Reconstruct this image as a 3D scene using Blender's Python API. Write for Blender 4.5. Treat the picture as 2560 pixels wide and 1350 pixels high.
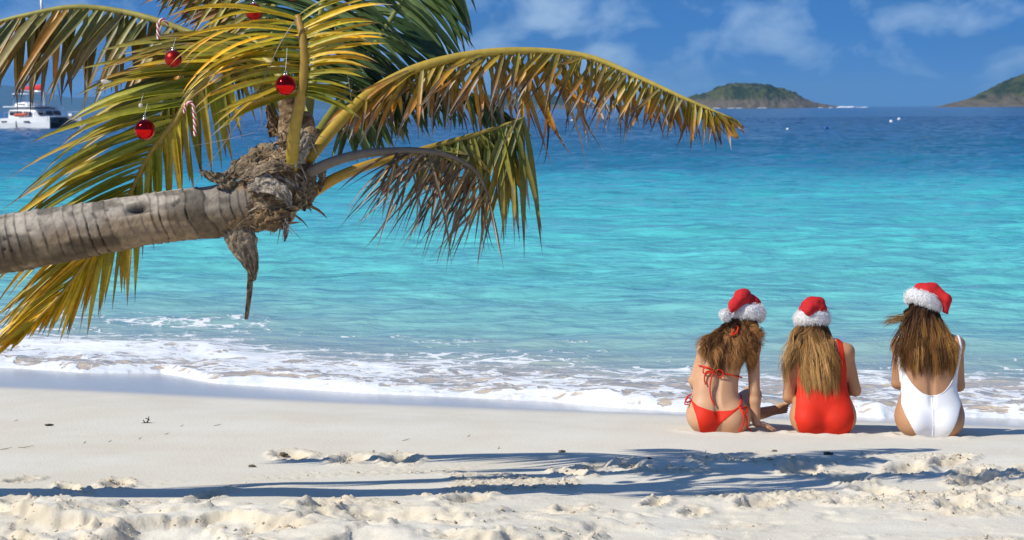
import bpy, math, random
import numpy as np
from mathutils import Vector, Matrix
from mathutils.bvhtree import BVHTree
rnd = random.Random(7)
rng = np.random.default_rng(11)
D2R = math.radians
scene = bpy.context.scene
for _o in list(bpy.data.objects):
    bpy.data.objects.remove(_o)
col = scene.collection

# ------------------------------------------------------------------ camera
FPX = 2560 * 85 / 36.0
CAM = np.array([0.0, 0.0, 2.35])
PITCH = math.atan((675 - 271) / FPX)
ROLL = 0.006
_f = np.array([0, math.cos(PITCH), -math.sin(PITCH)])
_u0 = np.array([0, math.sin(PITCH), math.cos(PITCH)])
_r0 = np.array([1.0, 0, 0])
_r = math.cos(ROLL) * _r0 - math.sin(ROLL) * _u0
_u = math.cos(ROLL) * _u0 + math.sin(ROLL) * _r0
cam_data = bpy.data.cameras.new('camera')
cam_data.lens = 85; cam_data.sensor_width = 36
cam_data.clip_start = 0.3; cam_data.clip_end = 120000
cam_data.dof.use_dof = True
cam_data.dof.focus_distance = 15.0
cam_data.dof.aperture_fstop = 8.0
cam = bpy.data.objects.new('camera', cam_data); col.objects.link(cam)
M = Matrix(((_r[0], _u[0], -_f[0], CAM[0]), (_r[1], _u[1], -_f[1], CAM[1]), (_r[2], _u[2], -_f[2], CAM[2]), (0, 0, 0, 1)))
cam.matrix_world = M
scene.camera = cam

def ray(px, py):
    return _f + (px - 1280) / FPX * _r + (675 - py) / FPX * _u
def W(px, py, y):
    d = ray(px, py)
    return CAM + d * (y / d[1])

# ------------------------------------------------------------------ sun + sky
SUN_EL = D2R(42); SUN_AZ = D2R(27)      # light comes from the left, a little from behind the camera
SUN_TO = np.array([-math.cos(SUN_AZ) * math.cos(SUN_EL), -math.sin(SUN_AZ) * math.cos(SUN_EL), math.sin(SUN_EL)])
sl = bpy.data.lights.new('sun', 'SUN'); sl.energy = 4.9; sl.angle = D2R(0.5); sl.color = (1.0, 0.95, 0.84)
sun = bpy.data.objects.new('sun', sl); col.objects.link(sun)
sun.rotation_euler = Vector(SUN_TO).to_track_quat('Z', 'Y').to_euler()
sun.location = (-6, -3, 9)
scene.view_settings.view_transform = 'Standard'
scene.view_settings.look = 'None'
scene.view_settings.exposure = -0.06
scene.view_settings.gamma = 1.0
scene.render.resolution_x = 1024; scene.render.resolution_y = 540

world = bpy.data.worlds.new('World'); scene.world = world; world.use_nodes = True
def sky_nodes():
    nt = world.node_tree; nt.nodes.clear()
    N = nt.nodes.new; L = nt.links.new
    out = N('ShaderNodeOutputWorld'); bg = N('ShaderNodeBackground'); bg.inputs['Strength'].default_value = 0.073
    tc = N('ShaderNodeTexCoord')
    sep = N('ShaderNodeSeparateXYZ'); L(tc.outputs['Generated'], sep.inputs[0])
    ab = N('ShaderNodeMath'); ab.operation = 'ABSOLUTE'; L(sep.outputs['Z'], ab.inputs[0])
    ma = N('ShaderNodeMath'); ma.operation = 'MULTIPLY_ADD'; L(ab.outputs[0], ma.inputs[0]); ma.inputs[1].default_value = 1.0; ma.inputs[2].default_value = 0.30
    cmb = N('ShaderNodeCombineXYZ'); L(sep.outputs['X'], cmb.inputs[0]); L(sep.outputs['Y'], cmb.inputs[1]); L(ma.outputs[0], cmb.inputs[2])
    nrm = N('ShaderNodeVectorMath'); nrm.operation = 'NORMALIZE'; L(cmb.outputs[0], nrm.inputs[0])
    sky = N('ShaderNodeTexSky'); sky.sky_type = 'NISHITA'; sky.sun_disc = False
    sky.sun_elevation = SUN_EL; sky.sun_rotation = math.atan2(SUN_TO[0], SUN_TO[1])
    sky.altitude = 0; sky.air_density = 1.0; sky.dust_density = 0.0; sky.ozone_density = 3.0
    L(nrm.outputs[0], sky.inputs[0])
    mp = N('ShaderNodeMapping'); L(tc.outputs['Generated'], mp.inputs[0]); mp.inputs['Scale'].default_value = (1, 1, 1.5); mp.inputs['Location'].default_value = (0.31, 0.2, 0.12)
    n1 = N('ShaderNodeTexNoise'); n1.inputs['Scale'].default_value = 27; n1.inputs['Detail'].default_value = 5; n1.inputs['Roughness'].default_value = 0.52; n1.inputs['Distortion'].default_value = 0.3
    L(mp.outputs[0], n1.inputs['Vector'])
    r1 = N('ShaderNodeValToRGB'); r1.color_ramp.elements[0].position = 0.49; r1.color_ramp.elements[1].position = 0.70
    r1.color_ramp.elements[0].color = (0, 0, 0, 1); r1.color_ramp.elements[1].color = (0.75, 0.75, 0.75, 1); L(n1.outputs['Fac'], r1.inputs[0])
    mp2 = N('ShaderNodeMapping'); L(tc.outputs['Generated'], mp2.inputs[0]); mp2.inputs['Scale'].default_value = (1, 1, 2.6); mp2.inputs['Location'].default_value = (3.2, 1.7, 0.4)
    n2 = N('ShaderNodeTexNoise'); n2.inputs['Scale'].default_value = 15; n2.inputs['Detail'].default_value = 4; L(mp2.outputs[0], n2.inputs['Vector'])
    r2 = N('ShaderNodeValToRGB'); r2.color_ramp.elements[0].position = 0.5; r2.color_ramp.elements[1].position = 0.75
    r2.color_ramp.elements[0].color = (0, 0, 0, 1); r2.color_ramp.elements[1].color = (0.55, 0.55, 0.55, 1); L(n2.outputs['Fac'], r2.inputs[0])
    tint = N('ShaderNodeMix'); tint.data_type = 'RGBA'; tint.blend_type = 'MULTIPLY'; tint.inputs[0].default_value = 1.0
    L(sky.outputs[0], tint.inputs[6]); tint.inputs[7].default_value = (0.38, 1.08, 1.80, 1)
    mx1 = N('ShaderNodeMix'); mx1.data_type = 'RGBA'; L(r2.outputs[0], mx1.inputs[0]); L(tint.outputs[2], mx1.inputs[6]); mx1.inputs[7].default_value = (0.85, 2.5, 5.6, 1)
    mx2 = N('ShaderNodeMix'); mx2.data_type = 'RGBA'; L(r1.outputs[0], mx2.inputs[0]); L(mx1.outputs[2], mx2.inputs[6]); mx2.inputs[7].default_value = (6.6, 9.2, 12.4, 1)
    L(mx2.outputs[2], bg.inputs['Color']); L(bg.outputs[0], out.inputs['Surface'])
sky_nodes()

# ------------------------------------------------------------------ helpers
def tag(o, label=None, cat=None, group=None, kind=None):
    if label: o['label'] = label
    if cat: o['category'] = cat
    if group: o['group'] = group
    if kind: o['kind'] = kind
    return o
def empty(name, loc, label=None, cat=None, group=None):
    o = bpy.data.objects.new(name, None); col.objects.link(o); o.location = tuple(loc); o.empty_display_size = 0.1
    return tag(o, label, cat, group)
def mesh_obj(name, V, F, mat, parent=None, cols=None, attrs=None, smooth=True):
    """verts are given in world space; a parent Empty's location is subtracted"""
    V = np.asarray(V, dtype=np.float64).reshape(-1, 3)
    if parent is not None:
        p = parent
        while p is not None:
            V = V - np.array(p.location); p = p.parent
    me = bpy.data.meshes.new(name)
    if isinstance(F, np.ndarray):
        n, k = F.shape
        me.vertices.add(len(V)); me.vertices.foreach_set('co', V.astype(np.float32).ravel())
        me.loops.add(n * k); me.loops.foreach_set('vertex_index', F.astype(np.int32).ravel())
        me.polygons.add(n); me.polygons.foreach_set('loop_start', np.arange(0, n * k, k, dtype=np.int32))
        me.update(calc_edges=True)
    else:
        me.from_pydata([tuple(v) for v in V], [], [tuple(int(i) for i in f) for f in F]); me.update()
    if smooth:
        me.polygons.foreach_set('use_smooth', np.ones(len(me.polygons), dtype=bool))
    if cols is not None:
        a = me.color_attributes.new('col', 'FLOAT_COLOR', 'POINT')
        c = np.ones((len(V), 4), dtype=np.float32); c[:, :3] = np.asarray(cols)
        a.data.foreach_set('color', c.ravel())
    for k_, v_ in (attrs or {}).items():
        a = me.attributes.new(k_, 'FLOAT', 'POINT'); a.data.foreach_set('value', np.asarray(v_, dtype=np.float32))
    me.materials.append(mat)
    o = bpy.data.objects.new(name, me); col.objects.link(o)
    if parent is not None: o.parent = parent
    return o

class MB:
    """collects pieces (verts, faces, colours)"""
    def __init__(s): s.V = []; s.F = []; s.C = []; s.n = 0
    def add(s, V, F, c=(1, 1, 1)):
        V = np.asarray(V, float).reshape(-1, 3); s.V.append(V)
        s.F.extend([tuple(int(i) + s.n for i in f) for f in F])
        c = np.asarray(c, float); s.C.append(np.broadcast_to(c, (len(V), 3)) if c.ndim == 1 else c)
        s.n += len(V); return s
    def build(s, name, mat, parent=None, smooth=True):
        return mesh_obj(name, np.concatenate(s.V), s.F, mat, parent, np.concatenate(s.C), smooth=smooth)

def unit(v):
    v = np.asarray(v, float); return v / (np.linalg.norm(v, axis=-1, keepdims=True) + 1e-12)
def spline(P, n):
    """Catmull-Rom through P, resampled by arc length to n points"""
    P = np.asarray(P, float)
    if len(P) == 2: return P[0] + (P[1] - P[0]) * np.linspace(0, 1, n)[:, None]
    Q = np.vstack([2 * P[0] - P[1], P, 2 * P[-1] - P[-2]]); out = []
    for i in range(len(P) - 1):
        t = np.linspace(0, 1, 16, endpoint=False)[:, None]; a, b, c, d = Q[i:i + 4]
        out.append(0.5 * (2 * b + (c - a) * t + (2 * a - 5 * b + 4 * c - d) * t ** 2 + (3 * b - a - 3 * c + d) * t ** 3))
    S = np.vstack(out + [P[-1:]]); l = np.concatenate([[0], np.cumsum(np.linalg.norm(np.diff(S[:, :3], axis=0), axis=1))])
    q = np.linspace(0, l[-1], n); return np.stack([np.interp(q, l, S[:, k]) for k in range(S.shape[1])], 1)
def tube(P, R, k=8, cap=True, flat=1.0, ref=(0, 0, 1)):
    P = np.asarray(P, float); n = len(P); R = np.broadcast_to(np.asarray(R, float), (n,))
    T = unit(np.gradient(P, axis=0)); ref = np.asarray(ref, float)
    A = np.cross(T, ref); bad = np.linalg.norm(A, axis=1) < 0.15
    A[bad] = np.cross(T[bad], (0.9, 0.3, 0.1)); A = unit(A); B = np.cross(A, T)
    th = np.linspace(0, 2 * math.pi, k, endpoint=False)
    V = P[:, None] + R[:, None, None] * (np.cos(th)[None, :, None] * A[:, None] + flat * np.sin(th)[None, :, None] * B[:, None])
    F = [(i * k + j, i * k + (j + 1) % k, (i + 1) * k + (j + 1) % k, (i + 1) * k + j) for i in range(n - 1) for j in range(k)]
    if cap: F += [tuple(range(k - 1, -1, -1)), tuple((n - 1) * k + j for j in range(k))]
    return V.reshape(-1, 3), F
def box(c, s, R=None):
    c = np.asarray(c, float); s = np.asarray(s, float) / 2
    V = np.array([(x, y, z) for x in (-1, 1) for y in (-1, 1) for z in (-1, 1)]) * s
    if R is not None: V = V @ np.asarray(R).T
    return V + c, [(0, 1, 3, 2), (4, 6, 7, 5), (0, 4, 5, 1), (2, 3, 7, 6), (0, 2, 6, 4), (1, 5, 7, 3)]
def sphere(c, r, nu=16, nv=10):
    c = np.asarray(c, float); r = np.broadcast_to(np.asarray(r, float), (3,)); V = [(0, 0, 1)]
    for i in range(1, nv):
        a = math.pi * i / nv
        V += [(math.sin(a) * math.cos(2 * math.pi * j / nu), math.sin(a) * math.sin(2 * math.pi * j / nu), math.cos(a)) for j in range(nu)]
    V.append((0, 0, -1)); F = [(0, 1 + j, 1 + (j + 1) % nu) for j in range(nu)]
    for i in range(nv - 2):
        F += [(1 + i * nu + j, 1 + (i + 1) * nu + j, 1 + (i + 1) * nu + (j + 1) % nu, 1 + i * nu + (j + 1) % nu) for j in range(nu)]
    b = 1 + (nv - 2) * nu; F += [(b + (j + 1) % nu, b + j, len(V) - 1) for j in range(nu)]
    return np.array(V) * r + c, F
def sstep(a, b, x):
    t = np.clip((np.asarray(x, float) - a) / (b - a), 0, 1); return t * t * (3 - 2 * t)
def _h(ix, iy, iz, seed):
    n = (ix.astype(np.int64) * 374761393 + iy.astype(np.int64) * 668265263 + iz.astype(np.int64) * 2147483647 + seed * 974634777) & 0x7fffffff
    n = ((n ^ (n >> 13)) * 1274126177) & 0x7fffffff
    n = ((n ^ (n >> 15)) * 461845907) & 0x7fffffff
    return ((n ^ (n >> 14)) & 0xffff) / 65535.0
def noise2(x, y, seed=0):
    x = np.asarray(x, float); y = np.asarray(y, float)
    ix = np.floor(x); iy = np.floor(y); fx = x - ix; fy = y - iy
    ux = fx ** 3 * (fx * (fx * 6 - 15) + 10); uy = fy ** 3 * (fy * (fy * 6 - 15) + 10); z = np.zeros_like(ix)
    a = _h(ix, iy, z, seed); b = _h(ix + 1, iy, z, seed); c = _h(ix, iy + 1, z, seed); d = _h(ix + 1, iy + 1, z, seed)
    return (a * (1 - ux) + b * ux) * (1 - uy) + (c * (1 - ux) + d * ux) * uy
def noise3(x, y, z, seed=0):
    iz = np.floor(z); fz = z - iz; u = fz * fz * (3 - 2 * fz)
    def sl_(k):
        ix = np.floor(x); iy = np.floor(y); fx = x - ix; fy = y - iy
        ux = fx * fx * (3 - 2 * fx); uy = fy * fy * (3 - 2 * fy)
        a = _h(ix, iy, k, seed); b = _h(ix + 1, iy, k, seed); c = _h(ix, iy + 1, k, seed); d = _h(ix + 1, iy + 1, k, seed)
        return (a * (1 - ux) + b * ux) * (1 - uy) + (c * (1 - ux) + d * ux) * uy
    return sl_(iz) * (1 - u) + sl_(iz + 1) * u
def fbm2(x, y, o=4, seed=0, g=0.5):
    s = 0; a = 1; t = 0
    for i in range(o):
        s = s + a * noise2(x * 2 ** i + 17.3 * i, y * 2 ** i - 9.1 * i, seed + i); t += a; a *= g
    return s / t
def worley2(x, y, seed=0):
    ix = np.floor(x); iy = np.floor(y); best = np.full(np.shape(x), 9.0); z = np.zeros_like(ix)
    for dx in (-1, 0, 1):
        for dy in (-1, 0, 1):
            cx = ix + dx; cy = iy + dy
            d = (cx + _h(cx, cy, z, seed) - x) ** 2 + (cy + _h(cx, cy, z, seed + 5) - y) ** 2
            best = np.minimum(best, d)
    return np.sqrt(best)

# ------------------------------------------------------------------ materials
def material(name, base=(0.5, 0.5, 0.5), rough=0.6, metal=0.0, attr=False, noise=None, bump=None, spec=0.5, transl=0.0, sss=0.0, coat=0.0):
    """noise=(scale, amount) varies the colour, bump=(scale, strength, distance)"""
    m = bpy.data.materials.new(name); m.use_nodes = True
    nt = m.node_tree; N = nt.nodes.new; L = nt.links.new; b = nt.nodes['Principled BSDF']
    b.inputs['Roughness'].default_value = rough; b.inputs['Metallic'].default_value = metal
    b.inputs['Specular IOR Level'].default_value = spec; b.inputs['Coat Weight'].default_value = coat
    if attr:
        a = N('ShaderNodeAttribute'); a.attribute_name = 'col'; src = a.outputs['Color']
    else:
        a = N('ShaderNodeRGB'); a.outputs[0].default_value = (*base, 1); src = a.outputs[0]
    tc = N('ShaderNodeTexCoord')
    if noise:
        n = N('ShaderNodeTexNoise'); n.inputs['Scale'].default_value = noise[0]; n.inputs['Detail'].default_value = 6
        L(tc.outputs['Object'], n.inputs['Vector'])
        mr = N('ShaderNodeMapRange'); mr.inputs[1].default_value = 0.25; mr.inputs[2].default_value = 0.75
        mr.inputs[3].default_value = 1 - noise[1]; mr.inputs[4].default_value = 1 + noise[1]; L(n.outputs['Fac'], mr.inputs[0])
        mx = N('ShaderNodeMix'); mx.data_type = 'RGBA'; mx.blend_type = 'MULTIPLY'; mx.inputs[0].default_value = 1
        L(src, mx.inputs[6]); L(mr.outputs[0], mx.inputs[7]); src = mx.outputs[2]
    L(src, b.inputs['Base Color'])
    if bump:
        n = N('ShaderNodeTexNoise'); n.inputs['Scale'].default_value = bump[0]; n.inputs['Detail'].default_value = 5
        L(tc.outputs['Object'], n.inputs['Vector'])
        bp = N('ShaderNodeBump'); bp.inputs['Strength'].default_value = bump[1]; bp.inputs['Distance'].default_value = bump[2]
        L(n.outputs['Fac'], bp.inputs['Height']); L(bp.outputs[0], b.inputs['Normal'])
    if sss:
        b.inputs['Subsurface Weight'].default_value = sss; b.inputs['Subsurface Radius'].default_value = (0.012, 0.005, 0.003); b.inputs['Subsurface Scale'].default_value = 1.0
    if transl:
        t = N('ShaderNodeBsdfTranslucent'); L(src, t.inputs['Color']); mixs = N('ShaderNodeMixShader'); mixs.inputs[0].default_value = transl
        L(b.outputs[0], mixs.inputs[1]); L(t.outputs[0], mixs.inputs[2]); L(mixs.outputs[0], nt.nodes['Material Output'].inputs['Surface'])
    return m
# ------------------------------------------------------------------ beach profile
_s = np.arange(-60, 140, 0.05)
_z = np.interp(_s, [-60, 0, 9, 11.5, 13, 15.4, 17, 19.2, 22, 30, 45, 80, 140], [1.2, .70, .42, .35, .315, .30, .225, .10, -.09, -.6, -1.6, -3, -3.2])
_k = np.exp(-np.linspace(-2.2, 2.2, 25) ** 2); _k /= _k.sum()
_zs = np.convolve(np.pad(_z, 12, mode='edge'), _k, 'valid')
def gbase(x, y): return np.interp(np.asarray(y) + 0.48 * np.asarray(x), _s, _zs)
def G(px, py, up=0.0):
    """photo pixel -> point on the beach"""
    d = ray(px, py); t = np.arange(8, 60, 0.01); p = CAM + t[:, None] * d
    i = int(np.argmax(p[:, 2] - gbase(p[:, 0], p[:, 1]) - up < 0))
    return p[i]

# footprints and hollows
foot = []
for i in range(46):
    fx = rnd.uniform(-3.4, 3.6); fy = rnd.uniform(11.6, 13.9)
    if fx < 0.3 and fy > 13.2: continue
    foot.append((fx, fy, rnd.uniform(0.06, 0.10), rnd.uniform(0.13, 0.22), rnd.uniform(-0.9, 0.9), rnd.uniform(0.02, 0.045)))
for (px, py, dep) in [(2130, 1195, .05), (2270, 1170, .035), (2000, 1175, .035), (1900, 1265, .04), (2430, 1200, .04), (2200, 1228, .04), (2390, 1280, .05), (2530, 1250, .05), (730, 1140, .03), (1000, 1150, .035), (880, 1148, .03)]:
    p = G(px, py); foot.append((p[0], p[1], 0.11, 0.2, rnd.uniform(-.5, .5), dep))
SEATS = [(lambda g: (g[0], g[1] + .10))(G(*q)) for q in ((1800, 1082), (2063, 1086), (2332, 1093))]
def sand_h(x, y, full=False):
    z = gbase(x, y)
    dm = sstep(12.65, 11.85, y + 0.5 * (fbm2(x * 0.8, y * 1.0, 3, 3) - 0.5) - 0.12 * np.clip(x, -3, 3)) * (.22 + .78 * sstep(1.2, -1.8, x + .8 * (y - 11.8)))                # churned foreground
    mid = sstep(14.5, 13.5, y - 0.10 * x + 0.5 * (fbm2(x * 0.9, y * 1.3, 3, 9) - 0.5)) * sstep(-2.2, 0.8, x + 1.6 * (13.4 - y))
    z = z + np.maximum(mid * 0.7, dm) * 0.10 * (fbm2(x * 0.9 + 4, y * 1.5, 3, 21) - 0.5)
    wx = x + 0.10 * (noise2(x * 6, y * 6, 33) - .5); wy = y + 0.10 * (noise2(x * 6, y * 6, 34) - .5)
    n1 = fbm2(wx * 1.5, wy * 2.1, 5, 31, .52); n2 = fbm2(wx * 3.3 + 7, wy * 4.2, 5, 41, .52); n3 = fbm2(wx * 1.7 - 5, wy * 2.6, 3, 47, .45)
    z = z + dm * (0.060 * sstep(.46, .56, n1) + 0.024 * sstep(.49, .55, n2) + 0.13 * (n3 - .5) + 0.028 * (fbm2(x * 5, y * 6, 3, 49) - .5))
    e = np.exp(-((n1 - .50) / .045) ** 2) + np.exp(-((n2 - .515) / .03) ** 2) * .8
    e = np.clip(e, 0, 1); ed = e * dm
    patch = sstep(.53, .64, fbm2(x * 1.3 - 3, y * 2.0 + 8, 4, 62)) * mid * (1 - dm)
    w = worley2(x * 12 + 1.2 * noise2(x * 9, y * 9, 77), y * 12 + 1.2 * noise2(x * 9, y * 9, 78), 51)
    w2 = worley2(x * 26 + noise2(x * 20, y * 20, 79), y * 26, 52)
    pick = _h(np.floor(x * 5), np.floor(y * 5), np.floor(x * 0), 99)
    cl = np.sqrt(np.clip(1 - (w / 0.48) ** 2, 0, 1)) * (.3 + .9 * noise2(x * 7, y * 7, 65)); cr = np.sqrt(np.clip(1 - (w2 / 0.45) ** 2, 0, 1)) * (.3 + .9 * noise2(x * 13, y * 13, 66))
    z = z + ed * (0.022 * cl + 0.009 * cr) + patch * 0.018 * cr
    z = z + (0.012 * dm + 0.02 * ed + 0.012 * patch) * (fbm2(x * 22, y * 22, 3, 71) - 0.5)
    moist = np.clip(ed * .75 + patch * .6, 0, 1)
    for (fx, fy, a, b, th, dep) in foot:
        dx = x - fx; dy = y - fy; m = (np.abs(dx) < 0.5) & (np.abs(dy) < 0.5)
        if not m.any(): continue
        ex = dx[m] * math.cos(th) + dy[m] * math.sin(th); ey = -dx[m] * math.sin(th) + dy[m] * math.cos(th)
        r = np.sqrt((ex / a) ** 2 + (ey / b) ** 2) + 0.5 * (fbm2(dx[m] * 16 + fx * 9, dy[m] * 16, 3, 81) - 0.5)
        rim_ = np.exp(-((r - 1.22) / 0.22) ** 2)
        z[m] += -dep * sstep(1.0, 0.6, r) + dep * 0.26 * rim_ + 0.013 * rim_ * cr[m]
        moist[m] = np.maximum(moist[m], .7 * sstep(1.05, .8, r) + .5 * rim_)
    for (sx_, sy_) in SEATS:     # sand pressed down and pushed up where they sit
        r = np.sqrt(((x - sx_) / .235) ** 2 + ((y - sy_) / .20) ** 2) + .25 * (fbm2(x * 9, y * 9, 3, 91) - .5)
        z = z + .016 * np.exp(-((r - 1.08) / .16) ** 2) * (.3 + fbm2(x * 14, y * 14, 2, 92)) - .012 * sstep(1.0, .7, r)
    return (z, np.clip(moist, 0, 1)) if full else z
# nothing of the churned sand reaches under the sitting people (y > 14.6)

gx = np.unique(np.concatenate([-np.geomspace(4.6, 30000, 50)[::-1], np.arange(-4.6, 4.6, 0.015), np.geomspace(4.6, 30000, 50)]))
gy = np.unique(np.concatenate([-np.geomspace(0.5, 400, 14)[::-1], np.linspace(0, 10.3, 40), np.arange(10.3, 14.8, 0.014), np.arange(14.8, 23, 0.045), np.geomspace(23, 45000, 70)]))
GX, GY = np.meshgrid(gx, gy)
GZ = gbase(GX, GY)
near = (np.abs(GX) < 4.7) & (GY > 9.5) & (GY < 15.5)
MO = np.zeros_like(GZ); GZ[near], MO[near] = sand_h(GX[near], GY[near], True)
ny, nx = GX.shape
idx = np.arange(ny * nx).reshape(ny, nx)
GF = np.stack([idx[:-1, :-1], idx[:-1, 1:], idx[1:, 1:], idx[1:, :-1]], -1).reshape(-1, 4)
sS = GY + 0.48 * GX
wet = sstep(0, 1.0, (sS - (16.75 + 0.5 * (fbm2(GX * 0.3, GY * 0.0 + 3, 2, 5) - 0.5) + 0.22 * np.clip(GX, -5, 5))) / 0.6)
def sand_material():
    m = bpy.data.materials.new('sand'); m.use_nodes = True; nt = m.node_tree; N = nt.nodes.new; L = nt.links.new; b = nt.nodes['Principled BSDF']
    tc = N('ShaderNodeTexCoord'); at = N('ShaderNodeAttribute'); at.attribute_name = 'wet'
    n1 = N('ShaderNodeTexNoise'); n1.inputs['Scale'].default_value = 1.6; n1.inputs['Detail'].default_value = 8; L(tc.outputs['Object'], n1.inputs['Vector'])
    n2 = N('ShaderNodeTexNoise'); n2.inputs['Scale'].default_value = 160; n2.inputs['Detail'].default_value = 3; L(tc.outputs['Object'], n2.inputs['Vector'])
    r = N('ShaderNodeValToRGB'); r.color_ramp.elements[0].position = 0.3; r.color_ramp.elements[1].position = 0.72
    r.color_ramp.elements[0].color = (0.68, 0.615, 0.50, 1); r.color_ramp.elements[1].color = (0.75, 0.705, 0.605, 1); L(n1.outputs['Fac'], r.inputs[0])
    mr = N('ShaderNodeMapRange'); mr.inputs[1].default_value = 0.3; mr.inputs[2].default_value = 0.7; mr.inputs[3].default_value = 0.88; mr.inputs[4].default_value = 1.1; L(n2.outputs['Fac'], mr.inputs[0])
    mx = N('ShaderNodeMix'); mx.data_type = 'RGBA'; mx.blend_type = 'MULTIPLY'; mx.inputs[0].default_value = 1; L(r.outputs[0], mx.inputs[6]); L(mr.outputs[0], mx.inputs[7])
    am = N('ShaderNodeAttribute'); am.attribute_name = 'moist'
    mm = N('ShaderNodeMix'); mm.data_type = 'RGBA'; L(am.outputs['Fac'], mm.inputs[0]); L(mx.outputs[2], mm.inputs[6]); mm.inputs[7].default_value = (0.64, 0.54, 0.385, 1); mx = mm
    mw = N('ShaderNodeMix'); mw.data_type = 'RGBA'; L(at.outputs['Fac'], mw.inputs[0]); L(mx.outputs[2], mw.inputs[6]); mw.inputs[7].default_value = (0.54, 0.52, 0.49, 1)
    L(mw.outputs[2], b.inputs['Base Color'])
    rr = N('ShaderNodeMapRange'); L(at.outputs['Fac'], rr.inputs[0]); rr.inputs[3].default_value = 0.95; rr.inputs[4].default_value = 0.20; L(rr.outputs[0], b.inputs['Roughness'])
    sp = N('ShaderNodeMapRange'); L(at.outputs['Fac'], sp.inputs[0]); sp.inputs[3].default_value = 0.1; sp.inputs[4].default_value = 0.38; L(sp.outputs[0], b.inputs['Specular IOR Level'])
    n3 = N('ShaderNodeTexNoise'); n3.inputs['Scale'].default_value = 60; n3.inputs['Detail'].default_value = 6; L(tc.outputs['Object'], n3.inputs['Vector'])
    inv = N('ShaderNodeMapRange'); L(at.outputs['Fac'], inv.inputs[0]); inv.inputs[3].default_value = 0.55; inv.inputs[4].default_value = 0.06
    bp = N('ShaderNodeBump'); bp.inputs['Distance'].default_value = 0.006; L(inv.outputs[0], bp.inputs['Strength']); L(n3.outputs['Fac'], bp.inputs['Height']); L(bp.outputs[0], b.inputs['Normal'])
    return m
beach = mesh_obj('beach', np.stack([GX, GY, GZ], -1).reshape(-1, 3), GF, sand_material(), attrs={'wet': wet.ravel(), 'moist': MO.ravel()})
tag(beach, kind='structure')
# loose crumbs of damp sand lying on the churned sand, along broken edges and footprint rims
def crumbs():
    rg = np.random.default_rng(5); n0 = 34000; x = rg.uniform(-3.6, 3.6, n0); y = 10.7 + 3.6 * rg.random(n0) ** 1.3
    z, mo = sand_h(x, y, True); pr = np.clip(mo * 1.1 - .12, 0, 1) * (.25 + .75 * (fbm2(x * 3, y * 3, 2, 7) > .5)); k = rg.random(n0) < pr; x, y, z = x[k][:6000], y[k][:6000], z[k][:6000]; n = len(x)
    V0, F0 = sphere((0, 0, 0), 1, 6, 4); m = len(V0); s = .003 + .009 * rg.random(n) ** 4; sc = rg.uniform(.7, 1.4, (n, 1, 3)) * np.array([1.15, 1.15, .7]) * s[:, None, None]
    V = V0[None] * sc * (1 + rg.uniform(-.4, .3, (n, m, 1))) + np.stack([x, y, z + s * .2], 1)[:, None]
    F = [tuple(i + b * m for i in f) for b in range(n) for f in F0]
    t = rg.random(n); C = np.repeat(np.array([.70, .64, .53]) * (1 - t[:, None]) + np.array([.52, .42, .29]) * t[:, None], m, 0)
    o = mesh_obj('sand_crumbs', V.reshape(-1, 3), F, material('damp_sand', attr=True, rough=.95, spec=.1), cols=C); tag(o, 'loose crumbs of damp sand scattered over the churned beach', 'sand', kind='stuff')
crumbs()

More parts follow.
